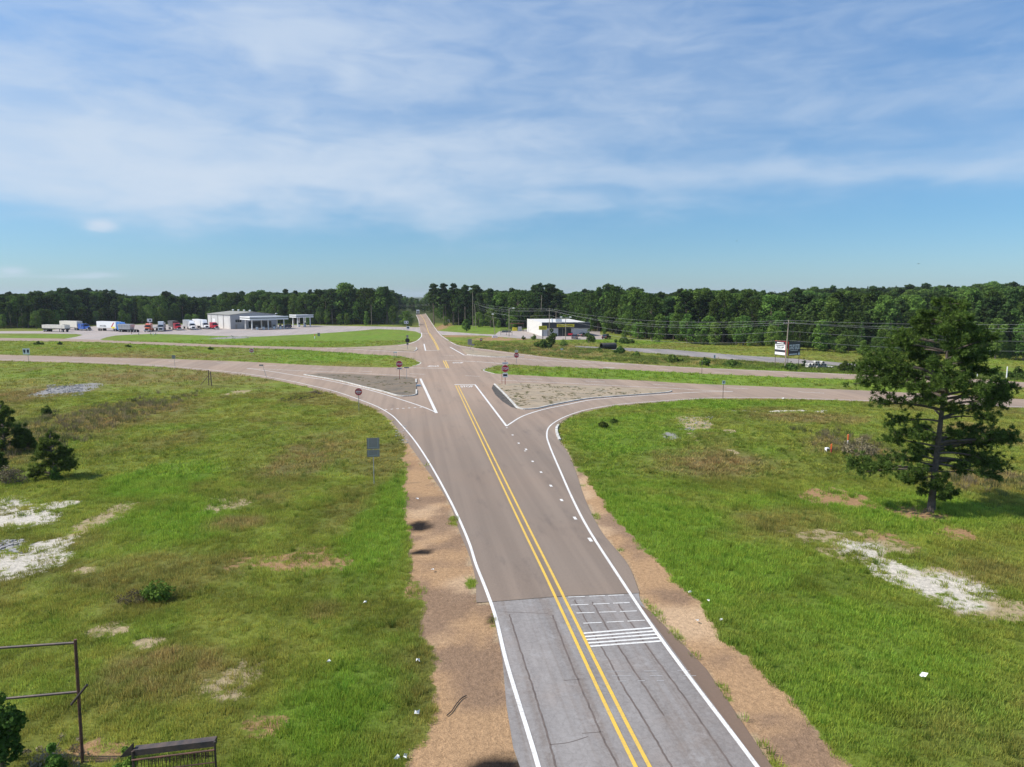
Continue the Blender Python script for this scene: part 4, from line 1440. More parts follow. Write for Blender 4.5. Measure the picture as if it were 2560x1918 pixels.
PB, HB, PC, HC = [], [], [], []
for px0 in np.arange(-260, 2900, 11.0):
    Y0 = edge_y(px0)
    plant = px0 > 1960
    step = 0
    Y = Y0 + (16 if not plant else 12)
    while Y < 1500:
        xx = px0 + rw.uniform(-16, 16)
        X = (xx - 1280) / FPX * (Y * CP + HCAM * SP)
        if corridor(X, Y) > 15 or Y > 640:
            g = gz(X, Y)
            top = ZT(Y, sky_y(xx) + rw.choice((2, 5, 9, 13, 17)) + rw.uniform(-1, 3)) - g
            if plant and Y < 430 and rw.random() > .12:
                PC.append((X, Y, g)); HC.append(rw.uniform(6.5, 13))
            else:
                h = min(top, rw.uniform(15, 21)) * rw.uniform(.88, 1.0)
                if h > 5:
                    PB.append((X, Y, g - .2)); HB.append(h)
        Y += (6.5 if plant and Y < 430 else 9) * max(1, Y / 420) ** 2.2 * rw.uniform(.7, 1.3)
wood_mass('woodland', ('broad', 'pine'), PB, HB, 'dark mixed woods filling the horizon')
wood_mass('pine_plantation', ('cone',), PC, HC, 'close dark green pines covering the rise on the right')
print('trees', ntree[0], len(PB), len(PC))


# ------------------------------------------------------------------ the lone pine and the young pines by the verge
def needle_tufts(C, D, rng, n=26, L=.30, w=.016):
    m = len(C)
    d = rng.normal(size=(m, n, 3)) * .75 + D[:, None, :] * .75
    d[:, :, 2] += .18
    d /= np.linalg.norm(d, axis=2, keepdims=True)
    ln_ = L * rng.uniform(.6, 1.15, (m, n, 1))
    r = rng.normal(size=(m, n, 3)); sd = np.cross(d, r); sd /= np.linalg.norm(sd, axis=2, keepdims=True)
    c = C[:, None, :] + np.zeros_like(d)
    V = np.stack([c - sd * w, c + d * ln_ * .55 - sd * w * 1.2, c + d * ln_, c + d * ln_ * .5 + sd * w * 1.2], 2).reshape(-1, 3)
    F = np.arange(len(V)).reshape(-1, 4)
    T = np.clip(rng.uniform(.1, .8, (m, 1)) + rng.normal(size=(m, n)) * .15, 0, 1)
    return V, F, np.repeat(T.ravel(), 4)


def build_pine(root, H, branches, trunk_r, seed, mat, tuft_L=.30, per_m=9, nneedle=26, w=.016, bark=None):
    r = random.Random(seed); rg = np.random.RandomState(seed)
    tm = MB()

    def axis_(z):
        return Vector((.012 * H * math.sin(z / H * 3.0), .012 * H * math.sin(z / H * 4 + 1), z))
    zs = [H * k / 14 for k in range(15)]
    tm.tube([axis_(z) - Vector((0, 0, .4 if z == 0 else 0)) for z in zs], [trunk_r * (1.25 if z == 0 else 1) * (1 - .93 * z / H) + .012 for z in zs], 10)
    C, D = [], []
    for (z0, az, Lb, rise, droop) in branches:
        a = rad(az)
        h = Vector((math.cos(a), math.sin(a), 0))
        p0 = axis_(z0)
        pts = []
        ns = 7
        wob = r.uniform(-.12, .12)
        for k in range(ns + 1):
            t = k / ns
            s = Vector((-h.y, h.x, 0)) * math.sin(t * 3 + seed) * wob * Lb
            pts.append(p0 + h * Lb * t + s + Vector((0, 0, Lb * (rise * t - droop * t * t))))
        br = .022 * Lb + .012
        tm.tube(pts, [br * (1 - .8 * k / ns) for k in range(ns + 1)], 5, cap=False)
        nt_ = max(4, int(Lb * per_m))
        for q in range(nt_):
            t = r.uniform(.36, 1.0) ** .75
            i = min(ns - 1, int(t * ns)); f = t * ns - i
            b = pts[i].lerp(pts[i + 1], f)
            sl = (.25 + Lb * .34) * (1.15 - t * .7) * r.uniform(.2, 1.0)
            sa = a + r.choice((-1, 1)) * r.uniform(.3, 1.4)
            tip = b + Vector((math.cos(sa), math.sin(sa), 0)) * sl + Vector((0, 0, sl * r.uniform(-.35, 1.0)))
            if r.random() < .5:
                tm.tube([b, tip], [.014, .006], 3, cap=False)
            for e in range(2):
                tt = 1 if e == 0 else r.uniform(.35, .8)
                c = b.lerp(tip, tt)
                C.append(c); dd = (tip - b) + Vector((0, 0, .12)); D.append(dd.normalized())
    C, D = np.array([c[:] for c in C]), np.array([d[:] for d in D])
    V, F, T = needle_tufts(C, D, rg, nneedle, tuft_L, w)
    me = leaf_mesh('crown', [(V, F, T)], mat)
    c = bpy.data.objects.new('crown', me); COL.objects.link(c); c.parent = root
    tm.build('trunk', bark or M['bark'], root)


X, Y = G(2330, 1283)
root = thing('lone_pine', 'tall open-crowned pine standing alone in the grass at right', 'tree', (X, Y, gz(X, Y)))
B_ = [(1.3, 200, .9, .3, .2), (1.6, 20, .7, .3, .2), (2.0, 120, .8, .3, .2), (2.2, 260, .9, .2, .2), (2.5, 190, 1.6, .25, .3), (1.0, 300, .8, .2, .1),
      (2.9, 178, 5.0, .10, .14), (3.1, 205, 3.6, .10, .2), (3.3, 160, 3.2, .2, .2), (3.3, 350, 2.0, .2, .25), (3.8, 3, 4.6, .02, .20), (4.2, 335, 3.4, .15, .3), (4.1, 25, 3.6, .1, .25),
      (4.6, 5, 4.6, .22, .14), (4.9, 350, 4.3, .2, .12), (5.0, 30, 4.0, .25, .15), (4.6, 183, 3.4, .28, .15), (5.2, 205, 3.0, .3, .15), (5.0, 150, 2.6, .3, .2), (5.6, 270, 2.0, .3, .2), (5.4, 90, 2.2, .3, .2),
      (6.4, 175, 3.2, .22, .30), (6.7, 10, 4.5, .25, .12), (6.6, 340, 3.0, .3, .3), (6.9, 95, 3, .3, .1), (7.2, 185, 4.6, .28, .18), (7.1, 260, 2.6, .3, .15)]
rb = random.Random(8)
for z_, n_ in ((1.2, 5), (1.9, 5), (2.7, 5), (3.5, 5), (4.4, 5), (5.2, 4)):
    for k in range(n_):
        B_.append((z_ + rb.uniform(-.3, .3), rb.uniform(0, 360), rb.uniform(.8, 1.3 + .35 * z_), rb.uniform(0, .4), rb.uniform(.1, .3)))
B_ += [(3.6, 8, 4.4, .05, .16), (4.4, 14, 4.4, .16, .14), (4.9, 356, 4.6, .2, .14), (3.4, 340, 3.8, 0, .2), (2.9, 172, 5.4, .12, .1)]
z = 7.5
while z < 14.5:
    f = (z - 7.5) / 7.3
    Lm = 5.0 * max(0, 1 - f) ** .72 + .55
    for k in range(4 if z < 12.5 else 6):
        az = rb.uniform(0, 360)
        fl = 1.0 if 100 < az < 260 else .72
        B_.append((z, az, Lm * fl * rb.uniform(.55, 1.02), rb.uniform(.10, .5), rb.uniform(.05, .2)))
    z += .46
B_ += [(8.6, 180, 5.6, .2, .12), (9.2, 172, 5.6, .22, .1), (8.2, 0, 4.3, .3, .15), (9.6, 188, 5.0, .3, .1)]
build_pine(root, 14.9, B_, .24, 12, M['needlenear'], .28, 9.5, 28, .018, M['barkdark'])


def young_pine(label, x, yb_, H, R, seed):
    X, Y = G(x, yb_)
    t = thing('young_pine', label, 'tree', (X, Y, gz(X, Y)))
    r = random.Random(seed)
    br = []
    z = .25
    while z < H * .94:
        L_ = R * (1 - z / H) ** .75 + .15
        for k in range(5):
            br.append((z, r.uniform(0, 360), L_ * r.uniform(.7, 1.1), r.uniform(.25, .7), .15))
        z += H * .062
    br.append((H * .95, 90, .3, 1.5, 0))
    build_pine(t, H, br, .05, seed, M['needlenear'], .24, 11, 22, .015)


young_pine('bushy dark young pine among dry weeds at the left verge', 133, 1196, 3.7, 1.6, 5)
young_pine('tallest dark young pine cut by the left edge of the picture', 12, 1133, 4.6, 1.7, 6)
young_pine('slim young pine between the two bigger young pines', 62, 1131, 2.2, .9, 7)
young_pine('tiny pine seedling in the reddish grass above the young pines', 116, 1042, .9, .45, 8)
young_pine('young pine at the far left edge below the others', -12, 1185, 1.9, .9, 9)


# ------------------------------------------------------------------ shrubs that stand on their own
def shrub(label, x, yb_, wpx, ytop, seed, mat='leaf', name='shrub', dens=1.0, size=None, nb=9):
    X, Y = G(x, yb_)
    R = wpx / 2 * math.hypot(Y, HCAM) / FPX
    H = max(.3, ZT(Y, ytop))
    t = thing(name, label, 'shrub', (X, Y, gz(X, Y)))
    r = random.Random(seed)
    bl = []
    for i in range(nb):
        a = i * 2.4; q = R * r.uniform(.15, .72)
        br = min(R, H) * r.uniform(.28, .5)
        zz = r.uniform(.25, 1.0) * (H - br) * (1 - .45 * q / R)
        bl.append((q * math.cos(a), q * math.sin(a), max(zz, br * .4), br, br * .85))
    bl.append((0, 0, H - R * .22, R * .3, R * .3))
    sz = size or max(.12, R * .17)
    me = leaf_mesh('foliage', [blob_crown(bl, int(900 * dens), sz, seed)], M[mat])
    c = bpy.data.objects.new('foliage', me); COL.objects.link(c); c.parent = t
    sm_ = MB()
    for b in bl[::2]:
        sm_.tube([(r.uniform(-.1, .1) * R, r.uniform(-.1, .1) * R, -.1), (b[0] * .5, b[1] * .5, b[2] * .6), b[:3]], [.03 * H * .5 + .01, .02, .008], 4)
    sm_.build('stem', M['bark'], t)
    return t


shrub('big leafy roadside bush between store sign and utility pole', 1379, 862, 36, 822, 1, dens=1.6)
shrub('dark ragged bush in front of the dark parked car', 1472, 859, 30, 826, 2, dens=1.4)
shrub('small round bush left of the store sign post', 1335, 851, 18, 837, 3, 'weed')
shrub('little bush at the edge of the store pavement', 1308, 850, 14, 840, 4, 'weed')
shrub('low weedy thicket below the store sign post', 1358, 868, 60, 850, 5, 'weed', dens=1.4)
shrub('weedy clump beside the tall leafy bush', 1408, 866, 26, 848, 6, 'weed')
shrub('dark green bush growing against the black culvert pipe', 1550, 885, 44, 868, 7, dens=1.5)
shrub('green bush below the mouth of the black culvert pipe', 1498, 880, 30, 870, 8, 'weed')
shrub('dark bush right of the black culvert pipe', 1592, 893, 30, 880, 9)
shrub('low spreading bush behind the black culvert pipe', 1560, 860, 60, 845, 10)
shrub('bright green bush beside the tall thin post on the far bank', 1762, 915, 38, 894, 11, 'leaf', dens=1.5)
shrub('long weedy bush on the far bank left of the bright green one', 1680, 905, 70, 889, 12, 'weed', dens=1.4)
shrub('weedy bush on the far bank right of the bright green one', 1830, 917, 64, 901, 13, 'weed', dens=1.3)
shrub('weedy tangle at the feet of the double billboard', 1975, 925, 64, 911, 14, 'leaf', dens=1.3)
shrub('small upright cedar between billboard and concrete pipes', 2009, 921, 15, 897, 15, 'needleyoung')
shrub('thin dark sapling under the double billboard', 1977, 920, 9, 905, 16, 'needleyoung')
shrub('wide green bush right of the concrete pipes', 2112, 931, 46, 903, 17, 'weed', dens=1.4)
shrub('taller green bush farther right of the concrete pipes', 2160, 936, 50, 905, 18, 'leaf', dens=1.4)
shrub('leafy bush beside the right hand white post', 2480, 947, 60, 922, 19, 'weed', dens=1.3)
shrub('dark bush at the right end of the far carriageway', 2545, 948, 50, 915, 20, 'leaf', dens=1.3)
shrub('small dark bush on the far side of the left median', 150, 862, 18, 854, 21)
shrub('round weedy clump in the left median near the far carriageway', 526, 875, 14, 867, 22)
shrub('low bush in the left median farthest left', 95, 861, 30, 853, 23, 'weed')
shrub('small weedy clump mid way along the left median', 320, 868, 20, 861, 24, 'weed')
shrub('leafy green bush with dry stems in the near left grass', 390, 1502, 120, 1455, 25, 'leaflight', dens=1.3, size=.13, nb=16)
shrub('grey dry brush beside the leafy green bush', 335, 1508, 90, 1478, 26, 'brush', dens=.9, size=.07)
shrub('dark leafy bush rising at the bottom left edge', 8, 1935, 110, 1735, 27, 'leaf', dens=3.0, size=.14, nb=14)
shrub('bright feathery green sapling by the rusty pipe post', 135, 1945, 60, 1862, 28, 'leaflight', dens=2.0, size=.12)
shrub('bright vine clump at the left end of the rusty cage', 318, 1950, 50, 1872, 29, 'leaflight', dens=1.8, size=.11)
shrub('dry brown brush behind the rusty pipe post', 120, 1912, 260, 1888, 30, 'brush', dens=1.6, size=.07, nb=16)
shrub('small green bush at the foot of the bushy young pine', 140, 1204, 34, 1168, 31, 'leaflight', dens=1.2, size=.12)
shrub('tangle of dry brush at the left edge under the young pines', 20, 1215, 90, 1170, 32, 'brush', dens=1.5, size=.12)
shrub('bushy weed tuft on the right verge near the ramp', 1507, 1068, 30, 1052, 33, 'weed')
shrub('dark weed clump right of the ramp bend', 1535, 1059, 22, 1045, 34, 'weed')
shrub('grey leafless brush beside the orange utility marker', 2150, 1143, 110, 1100, 35, 'brush', dens=2.0, size=.14)


# ------------------------------------------------------------------ signs
ROAD_RZ = rad(8.0)          # faces traffic coming up the near road


def post(mb, x, y, z0, z1, r=.04, mi=0):
    mb.box(x - r, x + r, y - r, y + r, z0, z1, mi)


def sign_root(name, label, x, yb_, rz=ROAD_RZ, group=None):
    X, Y = G(x, yb_)
    return thing(name, label, 'sign', (X, Y, gz(X, Y)), rz, group), Y


def stop_sign(label, x, yb_, ytop_c, R, red=True, above=None, below=None, rz=ROAD_RZ, double=False, back=False):
    t, Y = sign_root('stop_sign', label, x, yb_, rz)
    zc = ZT(Y, ytop_c)
    p = MB(); post(p, 0, .06, -.3, zc + R * (.9 if not above else 2.2), .045)
    p.build('post', M['redpost'] if red else M['steel'], t)
    if double:
        p = MB(); post(p, -.55, .06, -.3, zc - R * .4, .03); p.build('post', M['redpost'], t)
    o8 = math.pi / 8
    pl = MB().disc_y(0, 0, zc, R, 8, .015, phase=o8).build('plate', M['black'] if back else M['signwhite'], t)  # black on a back plate stands for its backlit shade
    if not back:
        MB().disc_y(0, -.012, zc, R * .94, 8, .012, phase=o8).build('red_face', M['red'], pl)
        text('lettering', 'STOP', R * 1.5, R * .62, M['signwhite'], pl, (0, -.014, zc))
    if above:
        b = MB()
        w, h, kind = above
        b.box(-w / 2, w / 2, -.005, .015, zc + R * 1.15, zc + R * 1.15 + h)
        o = b.build('plaque', M[kind], t)
        if kind == 'black':
            MB().box(-w * .42, w * .42, -.012, -.006, zc + R * 1.15 + h * .35, zc + R * 1.15 + h * .65).build('arrow', M['signwhite'], o)
        elif not back:
            text('lettering', 'ONE WAY', w * .8, h * .5, M['black'], o, (0, -.008, zc + R * 1.15 + h / 2))
    if below:
        b = MB()
        w, h, kind = below
        b.box(-w / 2, w / 2, -.005, .015, zc - R * 1.1 - h, zc - R * 1.1)
        o = b.build('plaque', M[kind], t)
        b = MB(); b.box(-w * .4, w * .4, -.012, -.006, zc - R * 1.1 - h * .75, zc - R * 1.1 - h * .3); b.build('marking', M['black'] if kind != 'black' else M['signwhite'], o)
    return t


stop_sign('stop sign on red post standing on the left traffic island', 999, 949, 910, .62, below=(.9, .28, 'signwhite'))
stop_sign('stop sign on two red posts standing on the right traffic island', 1263, 963.5, 921.4, .66, above=(1.0, .32, 'signwhite'), below=(.85, .75, 'signwhite'), double=True)
stop_sign('stop sign at the nose of the right hand median', 1291, 909.5, 888, .62, red=False, above=(.75, .35, 'signwhite'))
stop_sign('dark back of a stop sign on the small left far island', 1019, 875.5, 851, .66, red=False, above=(.6, .7, 'signback'), below=(.6, .5, 'signback'), back=True)
# small cross plate over the right island sign
X, Y = G(1262.5, 963)


def dne_sign(label, x, yb_, yc, R, square=False):
    t, Y = sign_root('do_not_enter_sign', label, x, yb_)
    zc = ZT(Y, yc)
    p = MB(); post(p, 0, .05, -.3, zc + .2, .035); p.build('post', M['steel'], t)
    if square:
        MB().box(-R * 1.08, R * 1.08, .004, .016, zc - R * 1.08, zc + R * 1.08).build('backing', M['signwhite'], t)
    f = MB().disc_y(0, -.012, zc, R, 28, .014).build('red_face', M['red'], t)
    MB().box(-R * .78, R * .78, -.022, -.014, zc - R * .14, zc + R * .14).build('white_bar', M['signwhite'], f)
    text('lettering', 'DO NOT', R * 1.1, R * .26, M['signwhite'], f, (0, -.014, zc + R * .5))
    text('lettering', 'ENTER', R * .95, R * .26, M['signwhite'], f, (0, -.014, zc - R * .5))


dne_sign('round red do not enter sign beside the left ramp', 897.5, 1028, 979.5, .47)
dne_sign('small do not enter sign on white square in the left median', 629.5, 890, 876.7, .45, True)


def plate_sign(name, label, x, yb_, panels, rz=ROAD_RZ, pr=.035, posts=(0,), tilt=0.0, lean=(0, 0), postmat='steel', group=None):
    """panels: (x0, x1, ytop, ybottom in image pixels, material, text or None)"""
    t, Y = sign_root(name, label, x, yb_, rz, group)
    sc = math.hypot(Y, HCAM) / FPX
    ztop = max(ZT(Y, p[2]) for p in panels) if panels else 2
    for q in posts:
        m_ = MB()
        m_.tube([(q, .05, -.3), (q + lean[0], .05 + lean[1], ztop - .05)], pr, 6)
        m_.build('post', M[postmat], t)
    for (x0, x1, ya, yb2, mt, tx) in panels:
        w0, w1 = (x0 - x) * sc, (x1 - x) * sc
        z1, z0 = ZT(Y, ya), ZT(Y, yb2)
        o = MB().box(w0, w1, -.01, .012, z0, z1).build('panel', M[mt], t)
        if tx:
            cx, cz, hw, hh = (w0 + w1) / 2, (z0 + z1) / 2, (w1 - w0) * .36, (z1 - z0) * .34
            shapes = {'V': [(-1, .8), (0, -.9), (1, .8)], 'bar': [(-.4, -1), (.4, -1), (.4, 1), (-.4, 1)], 'shield': [(0, -1), (.8, -.4), (1, .5), (.6, 1), (0, .8), (-.6, 1), (-1, .5), (-.8, -.4)]}
            for k_, sx in enumerate((0,) if tx != 'two shields' else (-.55, .55)):
                f_ = .45 if tx == 'two shields' else 1
                MB().extrude_y([(cx + hw * (sx * 1.3 + a * f_), cz + hh * b) for a, b in shapes.get(tx, shapes['shield'])], -.02, -.011).build('symbol', M['black'] if mt.startswith('signw') else M['signwhite'], o)
        elif mt == 'signback':
            b = MB()
            b.box(w0 + .12, w0 + .16, -.022, -.011, z0 + .05, z1 - .05); b.box(w1 - .16, w1 - .12, -.022, -.011, z0 + .05, z1 - .05); b.box(w0 + .1, w1 - .1, -.022, -.011, z0 + .1, z0 + .15)
            b.build('brace', M['steel'], o)
    return t


plate_sign('sign_backs', 'two grey sign backs on one thin post in the left grass', 935, 1209, [(919.8, 950.5, 1093, 1121), (919.8, 950.5, 1123.5, 1140.5)] and [(919.8, 950.5, 1093, 1121, 'signback', None), (919.8, 950.5, 1123, 1140.5, 'signback', None)], pr=.04)
plate_sign('route_sign', 'grey route sign with dark shield at far left of the near highway lane', 71, 904, [(59.6, 75.8, 871, 886, 'signwhite', 'two shields')], rz=.1, pr=.05)
plate_sign('small_sign', 'small grey sign on thin post at the left highway edge', 438, 922, [(431.5, 440, 888, 897, 'signback', None)], lean=(-.1, 0), pr=.03)
plate_sign('bent_sign', 'leaning post with a bent dark plate beside the left ramp', 668, 945, [(650, 660, 911, 914.5, 'signback', None)], lean=(-.75, 0), pr=.035)
plate_sign('thin_sign', 'thin edge-on sign on two pale posts in the left median nose', 988, 896, [(984, 993, 880, 882.5, 'signwhite', None)], posts=(-.28, .28), pr=.05)
plate_sign('thin_sign', 'small plate on a thin grey post at the back of the left island', 1017, 950, [(1011, 1023, 917, 920.5, 'signback', None)], pr=.04)
plate_sign('route_sign', 'pair of white route signs left of the far road uphill', 1015.8, 818, [(1010.5, 1021, 802.5, 809, 'signwhite', 'two shields')], pr=.06)
plate_sign('route_sign', 'white route sign at the far left drive mouth', 1020, 824, [(1016.5, 1024, 816, 823, 'signwhite', 'shield')], pr=.06)
plate_sign('speed_sign', 'white upright speed sign on the mown bank right of the far road', 1121.5, 812, [(1119, 1124.5, 799, 807, 'signwhite', 'bar')], pr=.06)
plate_sign('route_sign', 'grey back of a tall sign on the small right far island', 1176, 877, [(1169.5, 1180, 848, 862, 'signback', None)], pr=.05)
plate_sign('route_sign', 'small low sign back right of the taller grey one', 1182.5, 881, [(1178, 1186, 860, 864, 'signback', None)], pr=.05)
plate_sign('small_sign', 'small dark red sign with white mark on the orange soil bank', 1203, 857, [(1200, 1206, 846.5, 853, 'redpost', 'V')], pr=.05)
plate_sign('yield_sign', 'brown and white sign on a post right of the ramp merge', 1807.5, 996, [(1804, 1812, 951.5, 960, 'signwhite', 'V')], pr=.045, postmat='wood')
plate_sign('thin_post', 'tall thin dark post on the far edge of the right median', 1754.7, 936, [(1753.8, 1755.6, 903, 905, 'signback', None)], pr=.045, postmat='wood')
plate_sign('marker_box', 'small white marker box beside the grey disused road', 1786, 897, [(1783.5, 1789, 887, 896, 'signwhite', 'bar')], pr=.05)
plate_sign('small_sign', 'dark grey square sign on the mown lawn below the canopies', 797, 842.5, [(794, 800, 833, 841, 'signback', None)], pr=.05)
plate_sign('small_sign', 'tiny white sign on the bank left of the culvert pipe', 1404.5, 880, [(1401, 1408, 871, 873.5, 'signwhite', None)], pr=.04)


def marker(name, label, x, yb_, ytop, top='orange', low='signwhite', r=.07, split=.45):
    X, Y = G(x, yb_)
    t = thing(name, label, 'marker', (X, Y, gz(X, Y)))
    H = ZT(Y, ytop)
    MB().tube([(0, 0, -.1), (0, 0, H * split)], r, 10).build('base', M[low], t)
    MB().tube([(0, 0, H * split), (0, 0, H * .97), (0, 0, H)], [r * .9, r * .9, r * .6], 10).build('sleeve', M[top], t)
    return t


marker('utility_marker', 'orange and white utility marker post behind the white utility box', 2119, 1116, 1089)
marker('utility_marker', 'orange marker post right against the white utility box', 2077.5, 1136, 1113, 'orange', 'redpost')
marker('utility_marker', 'orange and white marker on the mown lawn below the canopies', 787, 846.5, 836, r=.16, split=.6)
marker('white_post', 'tall white post by the far carriageway right of the pine', 2516, 949, 916, 'signwhite', 'signwhite', r=.1)
marker('white_post', 'shorter white post seen between the lone pine branches at right', 2443, 945, 918, 'signwhite', 'signwhite', r=.07)
for (x, lab) in ((329, 'red and white bollard at the pavement edge below the grey dump trailer'), (347, 'dark bollard left of the orange truck'), (377, 'thin dark bollard below the orange truck'), (383, 'short white bollard between the orange and silver trucks'), (389.5, 'thin dark bollard below the silver truck')):
    marker('bollard', lab, x, 838, 831.5, 'redpost' if x == 329 else ('signwhite' if x == 383 else 'signback'), 'signwhite' if x in (329, 383) else 'signback', r=.13)
X, Y = G(2067, 1133)
t = thing('utility_box', 'white utility box with a dark side door in the right grass', 'utility box', (X, Y, gz(X, Y)), .3)
MB().box(-.16, .16, -.13, .13, -.05, .34).build('body', M['signwhite'], t)
MB().hexa([(-.18, -.15, .34), (.18, -.15, .34), (.18, .15, .34), (-.18, .15, .34)], [(-.13, -.1, .41), (.13, -.1, .41), (.13, .1, .41), (-.13, .1, .41)]).build('lid', M['signwhite'], t)
MB().box(-.11, .11, -.137, -.131, .03, .29).build('door', M['cargrey'], t)


# ------------------------------------------------------------------ billboard in a V
def billboard():
    Xc, Yc = G(1965.5, 922)
    zt, zb = ZT(Yc, 856), ZT(Yc, 891)
    t = thing('billboard', 'V-shaped billboard with white and black panels on thin posts', 'billboard', (Xc, Yc, gz(Xc, Yc)))
    sc = math.hypot(Yc, HCAM) / FPX
    for side in (-1, 1):
        dy = 3.1 if side < 0 else 2.0
        x0 = -.32 if side < 0 else .28
        xe = ((1937 if side < 0 else 2000) - 1280) / FPX * ((Yc + dy) * CP + (HCAM - 3.5) * SP) - Xc
        w = abs(xe - x0)
        L_ = math.hypot(w, dy)
        a = math.atan2(dy, w)
        # panel root: local x runs along the panel away from the apex
        if side < 0:
            o0, rz = (x0 - math.cos(a) * L_, dy, 0), -a
        else:
            o0, rz = (x0, 0, 0), a
        pn = MB().box(0, L_, -.03, .05, zb, zt).build('panel', M['fascia'], t)
        pn.location, pn.rotation_euler = o0, (0, 0, rz)
        H = zt - zb
        if side < 0:
            MB().box(.08, L_ - .08, -.04, -.031, zb + H * .40, zt - H * .22).build('white_band', M['signwhite'], pn)
            MB().box(.08, L_ - .08, -.04, -.031, zb + H * .03, zb + H * .22).build('white_band', M['signwhite'], pn)
            MB().box(L_ * .2, L_ * .8, -.04, -.031, zt - H * .15, zt - H * .08).build('white_line', M['signwhite'], pn)
            for q0, q1, za, zb2 in ((.1, .9, .34, .27), (.18, .55, .46, .39), (.62, .86, .46, .39), (.15, .8, .53, .50)):
                MB().box(L_ * q0, L_ * q1, -.05, -.041, zt - H * za, zt - H * zb2).build('grey_line', M['cargrey'], pn)
            MB().box(-.03, L_ + .03, -.045, .03, zt, zt + .07).build('red_trim', M['red'], pn)
            MB().box(L_, L_ + .10, -.045, .03, zb, zt).build('red_trim', M['red'], pn)
        else:
            text('lettering', 'LAND SALES', L_ * .86, H * .24, M['signwhite'], pn, (L_ * .5, -.035, zb + H * .56))
            for q0, q1 in ((.06, .30), (.34, .52), (.56, .92)):
                MB().box(L_ * q0, L_ * q1, -.04, -.031, zb + H * .71, zb + H * .77).build('white_line', M['signwhite'], pn)
            MB().box(L_ * .15, L_ * .8, -.04, -.031, zb + H * .35, zb + H * .38).build('white_line', M['signwhite'], pn)
            MB().box(L_ * .05, L_ * .75, -.04, -.031, zb + H * .06, zb + H * .12).build('white_line', M['signwhite'], pn)
            MB().add([(L_ * .82, -.04, zb + H * .03), (L_ * .99, -.04, zb + H * .03), (L_ * .9, -.04, zb + H * .26)], [(0, 1, 2)]).build('white_arrow', M['signwhite'], pn)
            MB().box(-.10, 0, -.045, .03, zb, zt).build('red_trim', M['red'], pn)
        for q in (.12, L_ - .12):
            lg = MB().tube([(q, .12, -.4), (q, .12, zt - .1)], .055, 6).build('leg', M['wood'], t)
            lg.location, lg.rotation_euler = o0, (0, 0, rz)


billboard()

# ------------------------------------------------------------------ concrete pipes and culvert
rp = random.Random(4)
Xb, Yb = G(2018, 924)
pp = None
row = [(0, 9), (1, 6), (2, 3)]
for lv, n in row:
    for k in range(n):
        X = Xb + .35 + k * .62 + lv * .31 + rp.uniform(-.03, .03) + (1.6 if lv == 2 else 0) * rp.uniform(0, 1)
        Z = .28 + lv * .50
        if pp is None:
            m_ = MB()
            ro, ri, Lp = .28, .20, 1.7
            n_ = 18
            ring = lambda r, y: [(r * math.cos(2 * math.pi * q / n_), y, r * math.sin(2 * math.pi * q / n_)) for q in range(n_)]
            vs = ring(ro, 0) + ring(ri, 0) + ring(ri, Lp) + ring(ro, Lp)
            fs = []
            for a in range(4):
                for q in range(n_):
                    b = (a + 1) % 4
                    fs.append((a * n_ + q, a * n_ + (q + 1) % n_, b * n_ + (q + 1) % n_, b * n_ + q))
            pp = m_.add(vs, fs).build('concrete_pipe', M['pipe'])
            MB().disc_y(0, Lp * .7, 0, ri * .98, 14, .01).build('shade_disc', M['dark'], pp)  # dark disc stands in for the shade inside the pipe
            o = pp
        else:
            o = pp.copy(); COL.objects.link(o)
            for c in list(pp.children):
                c2 = c.copy(); COL.objects.link(c2); c2.parent = o
        o.location = (X, Yb + rp.uniform(-.25, .25), gz(X, Yb) + Z)
        o.rotation_euler = (0, 0, rp.uniform(-.12, .12))
        lab = ['short grey concrete pipe in the bottom row of the pile', 'short grey concrete pipe in the middle row of the pile', 'short grey concrete pipe on the top of the pile'][lv]
        tag(o, lab, 'pipe', 'concrete pipes piled beyond the billboard, ' + ['bottom row', 'middle row', 'top row'][lv])
X, Y = G(1503, 874)
X2, Y2 = G(1545, 870)
m_ = MB()
R_ = .95
d = Vector((X2 - X, Y2 - Y, 0)); Lc = 4.7; d = Vector((.90, .43, 0))
s = Vector((-d.y, d.x, 0))
n_, ns = 24, 46
for a, rr0 in ((0, R_), (1, R_ - .08)):
    for k in range(ns + 1):
        r_ = rr0 + .035 * (1 if (k // 1) % 2 else -1)
        for q in range(n_):
            th = 2 * math.pi * q / n_
            p = d * (Lc * k / ns) + s * (r_ * math.cos(th)) + Vector((0, 0, r_ * math.sin(th)))
            m_.v.append(tuple(p))
    o = a * (ns + 1) * n_
    for k in range(ns):
        for q in range(n_):
            f = (o + k * n_ + q, o + k * n_ + (q + 1) % n_, o + (k + 1) * n_ + (q + 1) % n_, o + (k + 1) * n_ + q)
            m_.f.append(f if a == 0 else f[::-1]); m_.m.append(0)
o2 = (ns + 1) * n_
for k in (0, ns):
    for q in range(n_):
        m_.f.append((k * n_ + q, k * n_ + (q + 1) % n_, o2 + k * n_ + (q + 1) % n_, o2 + k * n_ + q)); m_.m.append(0)
tag(m_.build('culvert_pipe', M['plastic'], loc=(X, Y, gz(X, Y) + .85)), 'big black corrugated culvert pipe lying in the weeds', 'pipe')


# ------------------------------------------------------------------ poles and wires
POLES = {}


